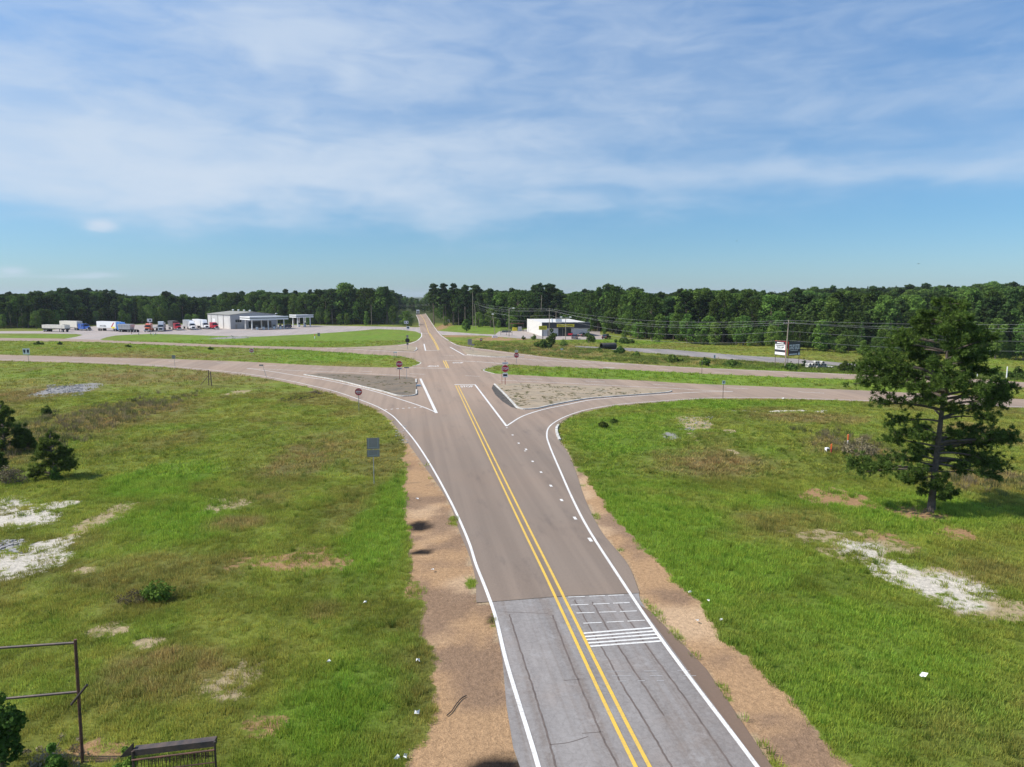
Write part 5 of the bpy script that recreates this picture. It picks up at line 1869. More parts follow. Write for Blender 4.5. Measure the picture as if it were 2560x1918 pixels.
def pole(key, label, x, yb_, ytop, r=.13, arm=True, lean=0.0, name='utility_pole', lamp=None, tr_=False, arm_rz=0.0):
    X, Y = G(x, yb_)
    t = thing(name, label, 'pole', (X, Y, gz(X, Y)), arm_rz)
    H = ZT(Y, ytop)
    MB().tube([(0, 0, -.5), (lean, 0, H)], [r, r * .7], 8).build('shaft', M['pole'], t)
    if arm:
        a = MB().box(lean - 1.1, lean + 1.1, -.22, -.12, H - .75, H - .62).build('crossarm', M['pole'], t)
        for q in (-1, -.45, .45, 1):
            MB().tube([(lean + q, -.17, H - .62), (lean + q, -.17, H - .42)], [.05, .035], 6).build('insulator', M['steel'], a)
    if tr_:
        for q in (-.55, .45):
            MB().tube([(lean * .8 + q, -.3, H - 3.6), (lean * .8 + q, -.3, H - 3.5), (lean * .8 + q, -.3, H - 2.4), (lean * .8 + q, -.3, H - 2.3)], [.2, .3, .3, .2], 10).build('transformer', M['steel'], t)
    if lamp:
        for sgn in lamp:
            MB().tube([(lean, 0, H - .3), (lean + sgn * .8, 0, H + .1), (lean + sgn * 1.3, 0, H + .1)], .05, 6).build('lamp_arm', M['steel'], t)
            MB().hexa([(lean + sgn * 1.6 - .45, -.22, H), (lean + sgn * 1.6 + .45, -.22, H), (lean + sgn * 1.6 + .45, .22, H), (lean + sgn * 1.6 - .45, .22, H)], [(lean + sgn * 1.6 - .3, -.12, H + .25), (lean + sgn * 1.6 + .3, -.12, H + .25), (lean + sgn * 1.6 + .3, .12, H + .25), (lean + sgn * 1.6 - .3, .12, H + .25)]).build('lamp_head', M['signwhite'], t)
    POLES[key] = (X, Y, gz(X, Y), H, lean)
    return t


pole('a', 'wooden utility pole nearest the far road on the mown bank', 1135, 813, 752)
pole('b', 'utility pole with two white transformer cans', 1160.7, 810, 748, tr_=True)
pole('c', 'slim utility pole right of the transformer pole', 1170.6, 808, 742, arm=False)
pole('d', 'tall pale wooden pole right of the round dark tree', 1182.3, 818.5, 731, arm=False)
pole('e', 'short pale pole right of the tall pale one', 1190.3, 823, 762, lean=-.6, arm=False)
pole('f', 'leaning light pole beside the gravel store drive', 1238, 840, 786, lean=-.9, arm=False, name='light_pole', lamp=(-.01,))
pole('g', 'dark light pole with one arm at the store pavement edge', 1272.7, 841.5, 771, arm=False, name='light_pole', lamp=(1,))
pole('h', 'utility pole in front of the store beside the leafy bush', 1373, 851, 772)
pole('i', 'light pole with two white lamps before the store entrance', 1413.7, 850.5, 794, arm=False, name='light_pole', lamp=(-1, 1))
pole('j', 'tall utility pole standing against the billboard', 1962, 923, 801, r=.15, lean=.35)
pole('k', 'slim pole far left beyond the lawn beside the woods', 929, 813, 762, arm=False)
pole('dead', 'bare pale leaning dead trunk in the woods beyond the disused road', 1737, 856, 782, arm=False, lean=1.4, name='dead_tree', r=.22)
for key, x, yb_, yt_, ln_ in (('t1', 1351, 821, 738, .6), ('t2', 1389, 821, 748, .3)):
    pole(key, 'bare dead trunk rising through the woods behind the store, ' + ('taller' if key == 't1' else 'shorter'), x, yb_, yt_, arm=False, lean=ln_, name='dead_tree', r=.14)
EXT = {'L': (-330.0, 420.0, 0, 11, 0), 'R': (150.0, 118.0, 0, 13.0, 0), 'M': (-78.0, 395.0, 0, 11.5, 0)}
POLES.update(EXT)


def wire(a, b, off, dz, sag, label):
    A, B_2 = POLES[a], POLES[b]
    p0 = Vector((A[0] + A[4] + off, A[1], A[2] + A[3] - dz)); p1 = Vector((B_2[0] + B_2[4] + off, B_2[1], B_2[2] + B_2[3] - dz))
    pts = [p0.lerp(p1, t / 14) - Vector((0, 0, sag * 4 * (t / 14) * (1 - t / 14))) for t in range(15)]
    tag(MB().tube(pts, .018, 4).build('power_line', M['wire']), label, 'wire', 'overhead wires')


WL = {'ah': 'thin overhead wire running from the far road to the store pole', 'hj': 'thin overhead wire running from the store pole to the billboard pole', 'jR': 'thin overhead wire running right from the billboard pole past the pine', 'aM': 'thin overhead wire crossing above the far road', 'bg': 'thin service wire from the transformer pole to the store lot'}
for off, dz, sg in ((-1, .5, 2.0), (.1, .1, 1.6), (1, .7, 2.4), (0, 2.3, 2.6), (0, 4.2, 2.6)):
    wire('b', 'h', off, dz, sg, WL['ah']); wire('h', 'j', off, dz, sg * 1.2, WL['hj']); wire('j', 'R', off, dz, sg, WL['jR'])
for dz in (.3, .9): wire('a', 'M', 0, dz, 1.5, WL['aM'])
wire('M', 'k', 0, .5, .6, 'thin overhead wire by the woods left of the far road')
wire('a', 'b', 0, .6, .5, 'short overhead wire joining two poles on the bank')
for dz in (1.5, 2.6): wire('c', 'g', 0, dz, 1.2, WL['bg'])


# ------------------------------------------------------------------ truck stop building and canopies
def frame_at(x, yb_, hx, hy):
    X, Y = G(x, yb_)
    return X, Y, math.atan2(hy, hx)


GX0, GY0 = G(576.5, 823)
GRZ = math.atan2(.671, .742)        # local x runs along the gable wall, local y to the back
W_, Lb_, HE, HR = 22.0, 29.0, 6.5, 7.7
t = thing('metal_shop', 'grey metal shop building with low gable roof and white side wall', 'building', (GX0, GY0, 0), GRZ)
b = MB()
b.add([(0, 0, 0), (W_, 0, 0), (W_, 0, HE), (W_ / 2, 0, HR), (0, 0, HE)], [(0, 1, 2, 3, 4)])
b.add([(W_, Lb_, 0), (0, Lb_, 0), (0, Lb_, HE), (W_ / 2, Lb_, HR), (W_, Lb_, HE)], [(0, 1, 2, 3, 4)])
b.add([(W_, 0, 0), (W_, Lb_, 0), (W_, Lb_, HE), (W_, 0, HE)], [(0, 1, 2, 3)])
wl = b.build('wall', M['metalwall'], t)
MB().add([(0, Lb_, 0), (0, 0, 0), (0, 0, HE), (0, Lb_, HE)], [(0, 1, 2, 3)]).build('side_wall', M['metalwhite'], t)
rib = MB()
for k in range(1, 28):
    q = k * W_ / 28
    zt = HE + (HR - HE) * (1 - abs(q - W_ / 2) / (W_ / 2))
    rib.box(q - .03, q + .03, -.03, 0, 0, zt - .2)
for k in range(1, 36):
    rib.box(-.03, 0, k * Lb_ / 36 - .03, k * Lb_ / 36 + .03, 0, HE - .2)
rib.build('wall_ribs', M['metalwall'], t)
rf = MB()
ov = .35
rf.hexa([(-ov, -ov, HE - .03), (W_ / 2, -ov, HR - .0), (W_ / 2, Lb_ + ov, HR), (-ov, Lb_ + ov, HE - .03)], [(-ov, -ov, HE + .1), (W_ / 2, -ov, HR + .13), (W_ / 2, Lb_ + ov, HR + .13), (-ov, Lb_ + ov, HE + .1)])
rf.hexa([(W_ / 2, -ov, HR), (W_ + ov, -ov, HE - .03), (W_ + ov, Lb_ + ov, HE - .03), (W_ / 2, Lb_ + ov, HR)], [(W_ / 2, -ov, HR + .13), (W_ + ov, -ov, HE + .1), (W_ + ov, Lb_ + ov, HE + .1), (W_ / 2, Lb_ + ov, HR + .13)])
r_o = rf.build('roof', M['roofmetal'], t)
for q in (4, 11, 18, 25):
    MB().tube([(W_ / 2, q, HR + .1), (W_ / 2, q, HR + .45), (W_ / 2, q, HR + .5), (W_ / 2, q, HR + .75), (W_ / 2, q, HR + .9)], [.3, .3, .55, .55, .15], 12).build('roof_vent', M['canopy'], r_o)
MB().box(-.06, -.005, 1.5, 7.5, 0, 5.2).build('sliding_door', M['metalwhite'], t)
MB().box(-.06, -.005, 9, 14.5, 0, 5.2).build('sliding_door', M['metalwhite'], t)
MB().box(-.06, -.005, 19, 22.5, 0, 4.3).build('bay_door', M['canopy'], t)
for q in (8.1, 15.2, 24.0):
    MB().box(-.14, -.005, q, q + .14, 0, HE - .1).build('downpipe', M['signback'], t)
for k in range(3):
    w = MB().box(2.4 + k * .95, 3.25 + k * .95, -.05, -.005, 3.0, 4.3).build('window', M['glass'], t)
    MB().box(2.36 + k * .95, 3.29 + k * .95, -.07, -.051, 2.93, 3.0).build('sill', M['signwhite'], w)
MB().box(2.2, 3.2, -.05, -.005, 0, 2.1).build('door', M['signback'], t)
MB().box(W_ - .2, W_ + .5, -.3, .2, HE + .1, HE + .5).build('floodlight', M['signwhite'], t)
MB().box(8.5, 19.5, -.05, -.005, .3, 3.4).build('shop_window', M['glass'], t)


def canopy(name, label, X, Y, rz, w, dpt, zb_, zt_, cols, pumps):
    t = thing(name, label, 'canopy', (X, Y, 0), rz)
    MB().box(0, w, 0, dpt, zb_, zt_ - .02).build('deck', M['canopy'], t)
    h = zt_ - zb_
    s_ = MB()
    s_.box(-.02, w + .02, -.02, -.001, zb_ + h * .38, zb_ + h * .66); s_.box(-.02, -.001, 0, dpt, zb_ + h * .38, zb_ + h * .66); s_.box(w + .001, w + .02, 0, dpt, zb_ + h * .38, zb_ + h * .66)
    s_.build('stripe', M['stripe'], t)
    f = MB()
    f.box(-.06, w + .06, -.06, .0 - .021, zb_ + h * .66, zt_ + .1); f.box(-.06, w + .06, -.06, -.021, zb_ - .05, zb_ + h * .36)
    f.box(-.06, -.021, -.021, dpt, zb_ + h * .66, zt_ + .1); f.box(-.06, -.021, -.021, dpt, zb_ - .05, zb_ + h * .36)
    f.build('fascia', M['canopy'], t)
    for (cx, cy) in cols:
        MB().box(cx - .2, cx + .2, cy - .2, cy + .2, 0, zb_).build('column', M['canopy'], t)
    p0 = None
    for (cx, cy, lb) in pumps:
        p_ = Vector((X, Y, 0)) + Vector((cx * math.cos(rz) - cy * math.sin(rz), cx * math.sin(rz) + cy * math.cos(rz), 0.01))
        if p0 is None:
            p0 = thing('fuel_pump', lb, 'fuel pump', p_, rz, 'fuel pumps under the canopies')
            MB().box(-.45, .45, -.3, .3, 0, 1.2).build('cabinet', M['signwhite'], p0)
            hd = MB().box(-.5, .5, -.28, .28, 1.2, 2.1).build('display_head', M['stripe'], p0)
            MB().box(-.35, .35, -.3, -.281, 1.45, 1.9).build('screen', M['glass'], hd)
            MB().tube([(.47, 0, 1.9), (.75, 0, 1.4), (.7, 0, .6), (.5, 0, .9)], .03, 5).build('hose', M['black'], p0)
        else:
            dup(p0, p_, rz, 1, lb, 'fuel pumps under the canopies')


def at_dir(x, yb_):
    return G(x, yb_)


CX, CY = -117.0, 318.0
canopy('fuel_canopy', 'large flat white fuel canopy with dark stripe before the shop', CX, CY, GRZ, 18.0, 11.5, 4.5, 5.9, [(1.5, 1.6), (9, 1.6), (16.5, 1.6), (1.5, 9), (9, 9), (16.5, 9)],
       [(4, 2.2, 'white fuel pump at the left under the large canopy'), (7, 2.2, 'second white fuel pump under the large canopy'), (12, 2.2, 'third white fuel pump under the large canopy'), (15, 2.2, 'white fuel pump at the right under the large canopy')])
X, Y = G(771, 817.5)
canopy('fuel_canopy', 'smaller flat white fuel canopy standing apart near the woods', X - 6.2 * .742, Y - 6.2 * .671 + .0, GRZ, 9.0, 7.5, 4.7, 6.0, [(1.2, 1.2), (7.8, 1.2), (1.2, 6.3), (7.8, 6.3), (4.5, 1.2), (4.5, 6.3)],
       [(3, 3.5, 'fuel pump on the left under the smaller canopy'), (6, 3.5, 'fuel pump on the right under the smaller canopy')])
X, Y = G(376, 829.5)
t = thing('pole_sign', 'small white sign board on a white pole by the orange truck', 'sign', (X, Y, 0), .2)
MB().tube([(0, 0, -.3), (0, 0, ZT(Y, 797))], .14, 8).build('post', M['signwhite'], t)
o = MB().box(-1.0, 1.0, -.25, -.15, ZT(Y, 805), ZT(Y, 797)).build('board', M['signwhite'], t)
MB().tube([(.25, -.254, ZT(Y, 801)), (.25, -.262, ZT(Y, 801))], .42, 12).build('dark_emblem', M['navy'], o)
MB().tube([(-.6, -.2, ZT(Y, 805) - .02), (-.6, 0, ZT(Y, 813))], .05, 5).build('brace', M['signback'], t)


# ------------------------------------------------------------------ store
DX0, DY0 = G(1355, 841)
DRZ = math.atan2(.127, .992)
DW, DL, DH = 18.4, 38.0, 5.15
t = thing('flat_roofed_store', 'flat roofed store with white side wall and dark front fascia', 'building', (DX0, DY0, 0), DRZ)
MB().box(0, DW, 0, DL, 0, DH - .9).build('wall', M['blockgrey'], t)
MB().hexa([(-.02, .35, 0), (0 - .001, .35, 0), (0 - .001, DL, 0), (-.02, DL, 0)], [(-.02, .35, DH), (-.001, .35, DH), (-.001, DL, DH + .35), (-.02, DL, DH + .35)]).build('side_wall', M['blockwhite'], t)
rf = MB().hexa([(0, .3, DH - .89), (DW, .3, DH - .89), (DW, DL, DH - .89), (0, DL, DH - .89)], [(0, .3, DH - .2), (DW, .3, DH - .2), (DW, DL, DH + .2), (0, DL, DH + .2)]).build('roof', M['blockwhite'], t)
MB().box(7, 9.4, 9, 11, DH - .1, DH + 1.0).build('roof_unit', M['silver'], rf)
MB().box(4.5, 5.1, 5, 5.6, DH - .15, DH + 1.3).build('roof_vent', M['canopy'], rf)
fa = MB().box(-.03, DW + .03, -.32, .3, DH - 2.1, DH).build('fascia', M['fascia'], t)
MB().box(-.05, DW + .05, -.36, .32, DH, DH + .12).build('coping', M['metalwall'], fa)
sg = MB().box(5.6, 12.3, -.42, -.325, DH - 1.62, DH - .58).build('sign_panel', M['signyellow'], t)
text('lettering', 'DOLLAR GENERAL', 5.9, .62, M['black'], sg, (8.95, -.43, DH - 1.1))
MB().box(6.2, 11.2, -.06, -.005, 0, 3.0).build('entrance_glass', M['glass'], t)
for q in (6.2, 7.9, 9.5, 11.2):
    MB().box(q - .05, q + .05, -.10, -.061, 0, 3.0).build('door_frame', M['signback'], t)
MB().box(2, 3.2, -.04, -.005, 0, 2.2).build('side_door', M['signback'], t)
for k in range(2):
    MB().box(-.06, -.021, 34.2 - k * 1.8, 35.2 - k * 1.8, 0, 2.2).build('side_door', M['blockgrey'], t)
X, Y = G(1357, 847)
t = thing('store_pole_sign', 'yellow store sign on a black pole beside the road bank', 'sign', (X, Y, 0), .05)
MB().tube([(0, 0, -.3), (0, 0, ZT(Y, 824))], .14, 8).build('post', M['black'], t)
z1, z0 = ZT(Y, 815), ZT(Y, 824.7)
o = MB().box(-1.45, 1.4, -.2, .2, z0, z1).build('board', M['signyellow'], t)
text('lettering', 'DOLLAR', 2.1, .5, M['black'], o, (0, -.208, z0 + (z1 - z0) * .68)); text('lettering', 'GENERAL', 2.2, .42, M['black'], o, (0, -.208, z0 + (z1 - z0) * .28))


# ------------------------------------------------------------------ vehicles
def wheel(mb, x, y, r, w):
    mb.tube([(x, y - w / 2, r), (x, y + w / 2, r)], r, 16)


def add_wheel(t, x, y, r, w, rim='chrome'):
    m_ = MB(); wheel(m_, x, y, r, w)
    o = m_.build('wheel', M['tyre'], t)
    s_ = 1 if y > 0 else -1
    m_ = MB(); m_.tube([(x, y + s_ * (w / 2 - .02), r), (x, y + s_ * (w / 2 + .015), r)], r * .55, 12)
    m_.build('rim', M[rim], o)


def car(label, x, yb_, rz, mat, suv=False, cat='car', name='parked_car'):
    X, Y = G(x, yb_)
    t = thing(name, label, cat, (X, Y, .012), rz)
    h = 1.75 if suv else 1.45
    b = MB()
    low = [(-2.3, .35), (2.25, .35), (2.35, .62), (2.2, .88), (1.15, .98), (-2.2, 1.0), (-2.38, .7)]
    b.extrude_y(low, -.92, .92)
    b.build('body', M[mat], t)
    c = MB()
    if suv:
        bt, tp = [(-2.15, 1.0), (1.05, .98)], [(-1.95, h), (.35, h)]
    else:
        bt, tp = [(-1.75, 1.0), (1.1, .98)], [(-1.1, h), (.3, h)]
    c.hexa([(bt[0][0], -.86, bt[0][1]), (bt[1][0], -.86, bt[1][1]), (bt[1][0], .86, bt[1][1]), (bt[0][0], .86, bt[0][1])], [(tp[0][0], -.68, tp[0][1] - .06), (tp[1][0], -.68, tp[1][1] - .06), (tp[1][0], .68, tp[1][1] - .06), (tp[0][0], .68, tp[0][1] - .06)])
    c.build('windows', M['glass'], t)
    MB().hexa([(tp[0][0] - .02, -.70, h - .06), (tp[1][0] + .05, -.70, h - .06), (tp[1][0] + .05, .70, h - .06), (tp[0][0] - .02, .70, h - .06)], [(tp[0][0] + .1, -.6, h), (tp[1][0] - .1, -.6, h), (tp[1][0] - .1, .6, h), (tp[0][0] + .1, .6, h)]).build('roof', M[mat], t)
    for sx in (-1.45, 1.4):
        for sy in (-.82, .82):
            add_wheel(t, sx, sy, .34, .22)
    for sy in (-.68, .68):
        MB().box(2.24, 2.33, sy - .17, sy + .17, .66, .8).build('headlight', M['signwhite'], t)
        MB().box(-2.36, -2.24, sy - .17, sy + .17, .74, .92).build('tail_light', M['red'], t)


def semi(label, x, yb_, hd, cabm, hood=True, slp=3.6, slpm=None, trailer=None, flat_cab=False, exh=True):
    """nose of the truck on its bearing; local +x is forward"""
    X, Y = G(x, yb_)
    t = thing('semi_truck', label, 'truck', (X, Y, .012), math.atan2(hd[1], hd[0]))
    b = MB()
    hw = 1.12
    if hood:
        b.hexa([(-2.3, -.95, .75), (-.1, -.8, .75), (-.1, .8, .75), (-2.3, .95, .75)], [(-2.3, -.92, 1.95), (-.25, -.66, 1.62), (-.25, .66, 1.62), (-2.3, .92, 1.95)])
        b.build('hood', M[cabm], t); b = MB()
        x0 = -2.3
    else:
        x0 = -.1
    b.hexa([(x0 - 2.0, -hw, .75), (x0, -hw, .75), (x0, hw, .75), (x0 - 2.0, hw, .75)], [(x0 - 2.0, -hw, 2.95), (x0 - .45, -hw * .92, 2.95), (x0 - .45, hw * .92, 2.95), (x0 - 2.0, hw, 2.95)])
    cb = b.build('cab', M[cabm], t)
    # screen just proud of the sloping front
    MB().add([(x0 - .03, -.98, 1.98), (x0 - .03, .98, 1.98), (x0 - .37, .92, 2.72), (x0 - .37, -.92, 2.72)], [(0, 1, 2, 3)]).build('windscreen', M['glass'], cb)
    bb = cb.children[0]; bb.location = (.24, 0, .02)
    for s_ in (-1, 1):
        MB().box(x0 - 1.45, x0 - .6, s_ * (hw + .005) - .012, s_ * (hw + .005) + .012, 1.95, 2.65).build('side_window', M['glass'], cb)
    if slp:
        b = MB()
        b.hexa([(x0 - 4.0, -hw - .06, .75), (x0 - 2.01, -hw - .06, .75), (x0 - 2.01, hw + .06, .75), (x0 - 4.0, hw + .06, .75)], [(x0 - 4.0, -hw - .06, slp), (x0 - 2.01, -hw, slp - .15), (x0 - 2.01, hw, slp - .15), (x0 - 4.0, hw + .06, slp)])
        sl = b.build('sleeper', M[slpm or cabm], t)
        b = MB()
        b.hexa([(x0 - 2.0, -hw * .95, 2.96), (x0 - .7, -hw * .85, 2.96), (x0 - .7, hw * .85, 2.96), (x0 - 2.0, hw * .95, 2.96)], [(x0 - 2.0, -hw * .95, slp - .15), (x0 - 1.7, -hw * .85, slp - .2), (x0 - 1.7, hw * .85, slp - .2), (x0 - 2.0, hw * .95, slp - .15)])
        b.build('roof_fairing', M[slpm or cabm], sl)
    xr = x0 - (4.0 if slp else 2.0)
    MB().box(xr - 3.6, -.3, -.45, .45, .55, .95).build('chassis', M['dark'], t)
    MB().box(-.12, .08, -1.15, 1.15, .38, .78).build('bumper', M['chrome'], t)
    MB().box(-.1 if hood else x0 + .0, .0 if hood else x0 + .05, -.55, .55, .85, 1.55).build('grille', M['dark'], t)
    for s_ in (-.85, .85):
        MB().box(-.22, .02, s_ - .17, s_ + .17, .82, 1.12).build('headlight', M['signwhite'], t)
        MB().box(x0 - .4, x0 - .15, s_ * 1.5 - .1, s_ * 1.5 + .1, 1.9, 2.6).build('mirror', M[cabm], t)
        MB().box(x0 - 3.4, x0 - 1.0, s_ * 1.16 - .16, s_ * 1.16 + .16, .42, .74).build('fuel_tank', M['chrome'], t)
        if exh:
            MB().tube([(x0 - 2.0, s_ * 1.32, .9), (x0 - 2.0, s_ * 1.32, max(3.3, (slp or 3) + .1))], .085, 8).build('exhaust_stack', M['chrome'], t)
        for wx in (-1.25, xr - 1.3, xr - 2.65):
            add_wheel(t, wx, s_ * 1.02, .5, .32 if wx == -1.25 else .5)
    if trailer:
        kind, tm_, Lt, h, tx = trailer
        f0 = xr - .7
        z0 = 1.25
        if kind == 'box':
            tr2 = MB().box(f0 - Lt, f0, -1.28, 1.28, z0, h).build('trailer', M[tm_], t)
            for s_ in (-1, 1):
                MB().box(f0 - Lt, f0, s_ * 1.29 - .012, s_ * 1.29 + .012, z0 + .05, z0 + .16).build('side_rail', M['signback'], tr2)
            if tx:
                for s_, rz_ in ((-1, 0), (1, math.pi)):
                    text('lettering', tx, Lt * .36, .75, M['black'], tr2, (f0 - Lt * .66, s_ * 1.31, z0 + .95), (rad(90), 0, rz_))
            if tx and tx.startswith('X'):
                for s_ in (-1, 1):
                    q = MB()
                    q.add([(f0 - 3.6, s_ * 1.31, z0 + .5), (f0 - 2.9, s_ * 1.31, z0 + .5), (f0 - .9, s_ * 1.31, h - .4), (f0 - 1.6, s_ * 1.31, h - .4)], [(0, 1, 2, 3) if s_ < 0 else (3, 2, 1, 0)])
                    q.build('red_flash', M['red'], tr2)
                    q = MB()
                    q.add([(f0 - 3.2, s_ * 1.312, z0 + .02), (f0 - 1.0, s_ * 1.312, z0 + .02), (f0 - .6, s_ * 1.312, z0 + .75), (f0 - 2.9, s_ * 1.312, z0 + .75)], [(0, 1, 2, 3) if s_ < 0 else (3, 2, 1, 0)])
                    q.build('yellow_flash', M['signyellow'], tr2)
        elif kind == 'dump':
            b = MB()
            b.hexa([(f0 - Lt, -1.05, z0), (f0 - .4, -1.05, z0), (f0 - .4, 1.05, z0), (f0 - Lt, 1.05, z0)], [(f0 - Lt, -1.27, h), (f0, -1.27, h), (f0, 1.27, h), (f0 - Lt, 1.27, h)])
            tr2 = b.build('trailer', M[tm_], t)
            for k in range(9):
                q = f0 - .6 - k * (Lt - 1) / 8
                MB().box(q - .06, q + .06, -1.36, -1.29, z0 + .1, h - .05).build('stake', M['silver'], tr2)
            MB().box(f0 - Lt, f0 - .1, -1.1, 1.1, h, h + .05).build('tarp', M['tarp'], tr2)
        else:
            tr2 = MB().box(f0 - Lt, f0, -1.28, 1.28, z0, z0 + .25).build('trailer', M[tm_], t)
            if h > 1.6:
                ld = MB()
                for k in range(6):
                    a0 = f0 - .3 - k * (Lt - .4) / 6
                    ld.box(a0 - (Lt - .4) / 6 + .08, a0, -1.2, 1.2, z0 + .26, h)
                ld.build('load', M[tm_], tr2)
        for s_ in (-1, 1):
            for k in (1.2, 2.5):
                add_wheel(t, f0 - Lt + k, s_ * 1.02, .5, .5)
            MB().box(f0 - 2.8, f0 - 2.6, s_ * .8 - .08, s_ * .8 + .08, .1, z0).build('landing_leg', M['dark'], tr2)
    return t


GA_ = (.671, -.742)
semi('blue semi truck with white box trailer farthest left', 224, 827.0, (.88, -.47), 'blue', slp=3.0, trailer=('box', 'trailercream', 13.0, 4.05, 'AMERICAN'))
semi('light blue sleeper truck with white trailer marked red and yellow', 322, 829.5, (.87, -.49), 'blue2', hood=True, slp=4.0, trailer=('box', 'truckwhite', 14.0, 4.15, 'XCEL'))
X, Y = G(112, 829)
t = thing('flatbed_trailer', 'low cream trailer with dark wheels parked before the leftmost truck', 'trailer', (X, Y, .012), math.atan2(-.34, .94))
MB().box(0, 13.6, -1.28, 1.28, 1.2, 1.5).build('deck', M['dark'], t)
ld = MB()
for k in range(8):
    ld.box(.1 + k * 1.68, 1.7 + k * 1.68, -1.25, 1.25, 1.51, 2.95)
ld.build('side_panels', M['trailercream'], t)
for s_ in (-1, 1):
    for q in (1.2, 2.5, 12.0):
        add_wheel(t, q, s_ * 1.02, .5, .5)
    MB().box(9.8, 10.0, s_ * .8 - .08, s_ * .8 + .08, .05, 1.2).build('landing_leg', M['dark'], t)
X, Y = G(300, 830)
t = thing('dump_trailer', 'grey ribbed dump trailer parked before the light blue truck', 'trailer', (X, Y, .012), math.atan2(-.3, .95))
MB().hexa([(.4, -1.05, 1.2), (6.6, -1.05, 1.2), (6.6, 1.05, 1.2), (.4, 1.05, 1.2)], [(0, -1.27, 3.35), (7.0, -1.27, 3.35), (7.0, 1.27, 3.35), (0, 1.27, 3.35)]).build('tub', M['silver'], t)
rb_ = MB()
for k in range(8):
    rb_.box(.5 + k * .85, .62 + k * .85, -1.34, -1.29, 1.5, 3.3)
rb_.build('ribs', M['trailergrey'], t)
MB().box(-.2, 9.2, -.5, .5, .8, 1.15).build('frame', M['dark'], t)
for s_ in (-1, 1):
    for q in (.9, 2.2, 5.6, 6.9, 8.6):
        add_wheel(t, q, s_ * 1.02, .5, .5)
semi('orange truck facing forward with a flat grey trailer', 367, 830.5, (.28, -.96), 'truckorange', slp=3.5, trailer=('flat', 'trailergrey', 11, 1.3, None))
semi('silver truck with a tall sleeper facing forward', 402, 829.5, (.40, -.92), 'silver', slp=4.2, trailer=('box', 'trailergrey', 11, 3.2, None))
semi('red truck with a dark tarped trailer beside the silver truck', 449, 826.5, (.60, -.80), 'truckred', slp=3.1, trailer=('dump', 'tarp', 10, 3.9, None))
semi('white day truck with pale grey trailer in the middle of the row', 484, 825.5, (.55, -.835), 'truckwhite', slp=3.9, trailer=('box', 'silver', 13, 4.1, None))
semi('white truck with a smooth tall roof and long white trailer', 518, 823.5, (.60, -.80), 'truckwhite', slp=4.25, trailer=('box', 'truckwhite', 15, 4.15, None), exh=False)
semi('dark red tractor without trailer against the white shop wall', 543, 824.0, (.66, -.75), 'truckred', slp=3.2)
semi('white box truck coming up the far end of the road', 1045, 786.5, (.142, -.99), 'truckwhite', slp=None, hood=False, trailer=('box', 'truckwhite', 6, 3.7, None), exh=False)
car('dark blue car parked right of the large canopy', 717, 820, math.radians(170), 'navy', True)
car('grey car seen from behind on the store pavement', 1437, 847.5, math.radians(78), 'cargrey', True)
car('dark car half hidden by the ragged bush at the store', 1456, 841.5, math.radians(60), 'carblack')
car('black car parked alone at the right end of the store pavement', 1516, 847.5, math.radians(62), 'carblack', True)
car('red car parked close to the store entrance', 1427, 840, math.radians(80), 'truckred')
# goods and ice boxes by the entrance, litter, debris
X, Y = G(1252, 838.5)
t = thing('storage_rack', 'dark metal rack beside the leaning light pole', 'rack', (X, Y, .01), .1)
for q in (0, 2.2, 4.4):
    MB().box(q - .05, q + .05, -.05, .05, 0, 2.4).build('upright', M['dark'], t)
MB().box(0, 4.4, -.4, .4, 2.3, 2.42).build('shelf', M['dark'], t); MB().box(0, 4.4, -.4, .4, 1.1, 1.2).build('shelf', M['dark'], t)
MB().box(.4, 3.9, -.35, .35, 1.21, 1.9).build('stock', M['cargrey'], t)
X, Y = G(1237, 844)
t = thing('white_barrier', 'small white barrier at the foot of the leaning light pole', 'barrier', (X, Y, 0), .2)
MB().hexa([(-1, -.3, 0), (1, -.3, 0), (1, .3, 0), (-1, .3, 0)], [(-.9, -.1, .8), (.9, -.1, .8), (.9, .1, .8), (-.9, .1, .8)]).build('body', M['signwhite'], t)
MB().box(-.8, .8, -.24, -.2, .3, .42).build('stripe', M['orange'], t)
X, Y = G(1280, 828)
t = thing('shed', 'low open shed with a faded red roof at the woods', 'shed', (X, Y, 0), .1)
MB().hexa([(-.3, -.3, 3.3), (5.3, -.3, 3.3), (5.3, 4.3, 3.0), (-.3, 4.3, 3.0)], [(-.3, -.3, 3.45), (5.3, -.3, 3.45), (5.3, 4.3, 3.15), (-.3, 4.3, 3.15)]).build('roof', pm('faded_red_roof', (.25, .08, .08), .7), t)
for q in ((0, 0), (5, 0), (0, 4), (5, 4)):
    MB().box(q[0] - .08, q[0] + .08, q[1] - .08, q[1] + .08, 0, 3.0).build('post', M['wood'], t)
MB().box(.5, 2.2, 1, 2.2, 0, 1.5).build('stored_goods', M['signyellow'], t)
MB().box(2.8, 4.4, 1, 2.4, 0, 1.9).build('stored_goods', M['blockwhite'], t)

# rubble and litter
rl = random.Random(9)


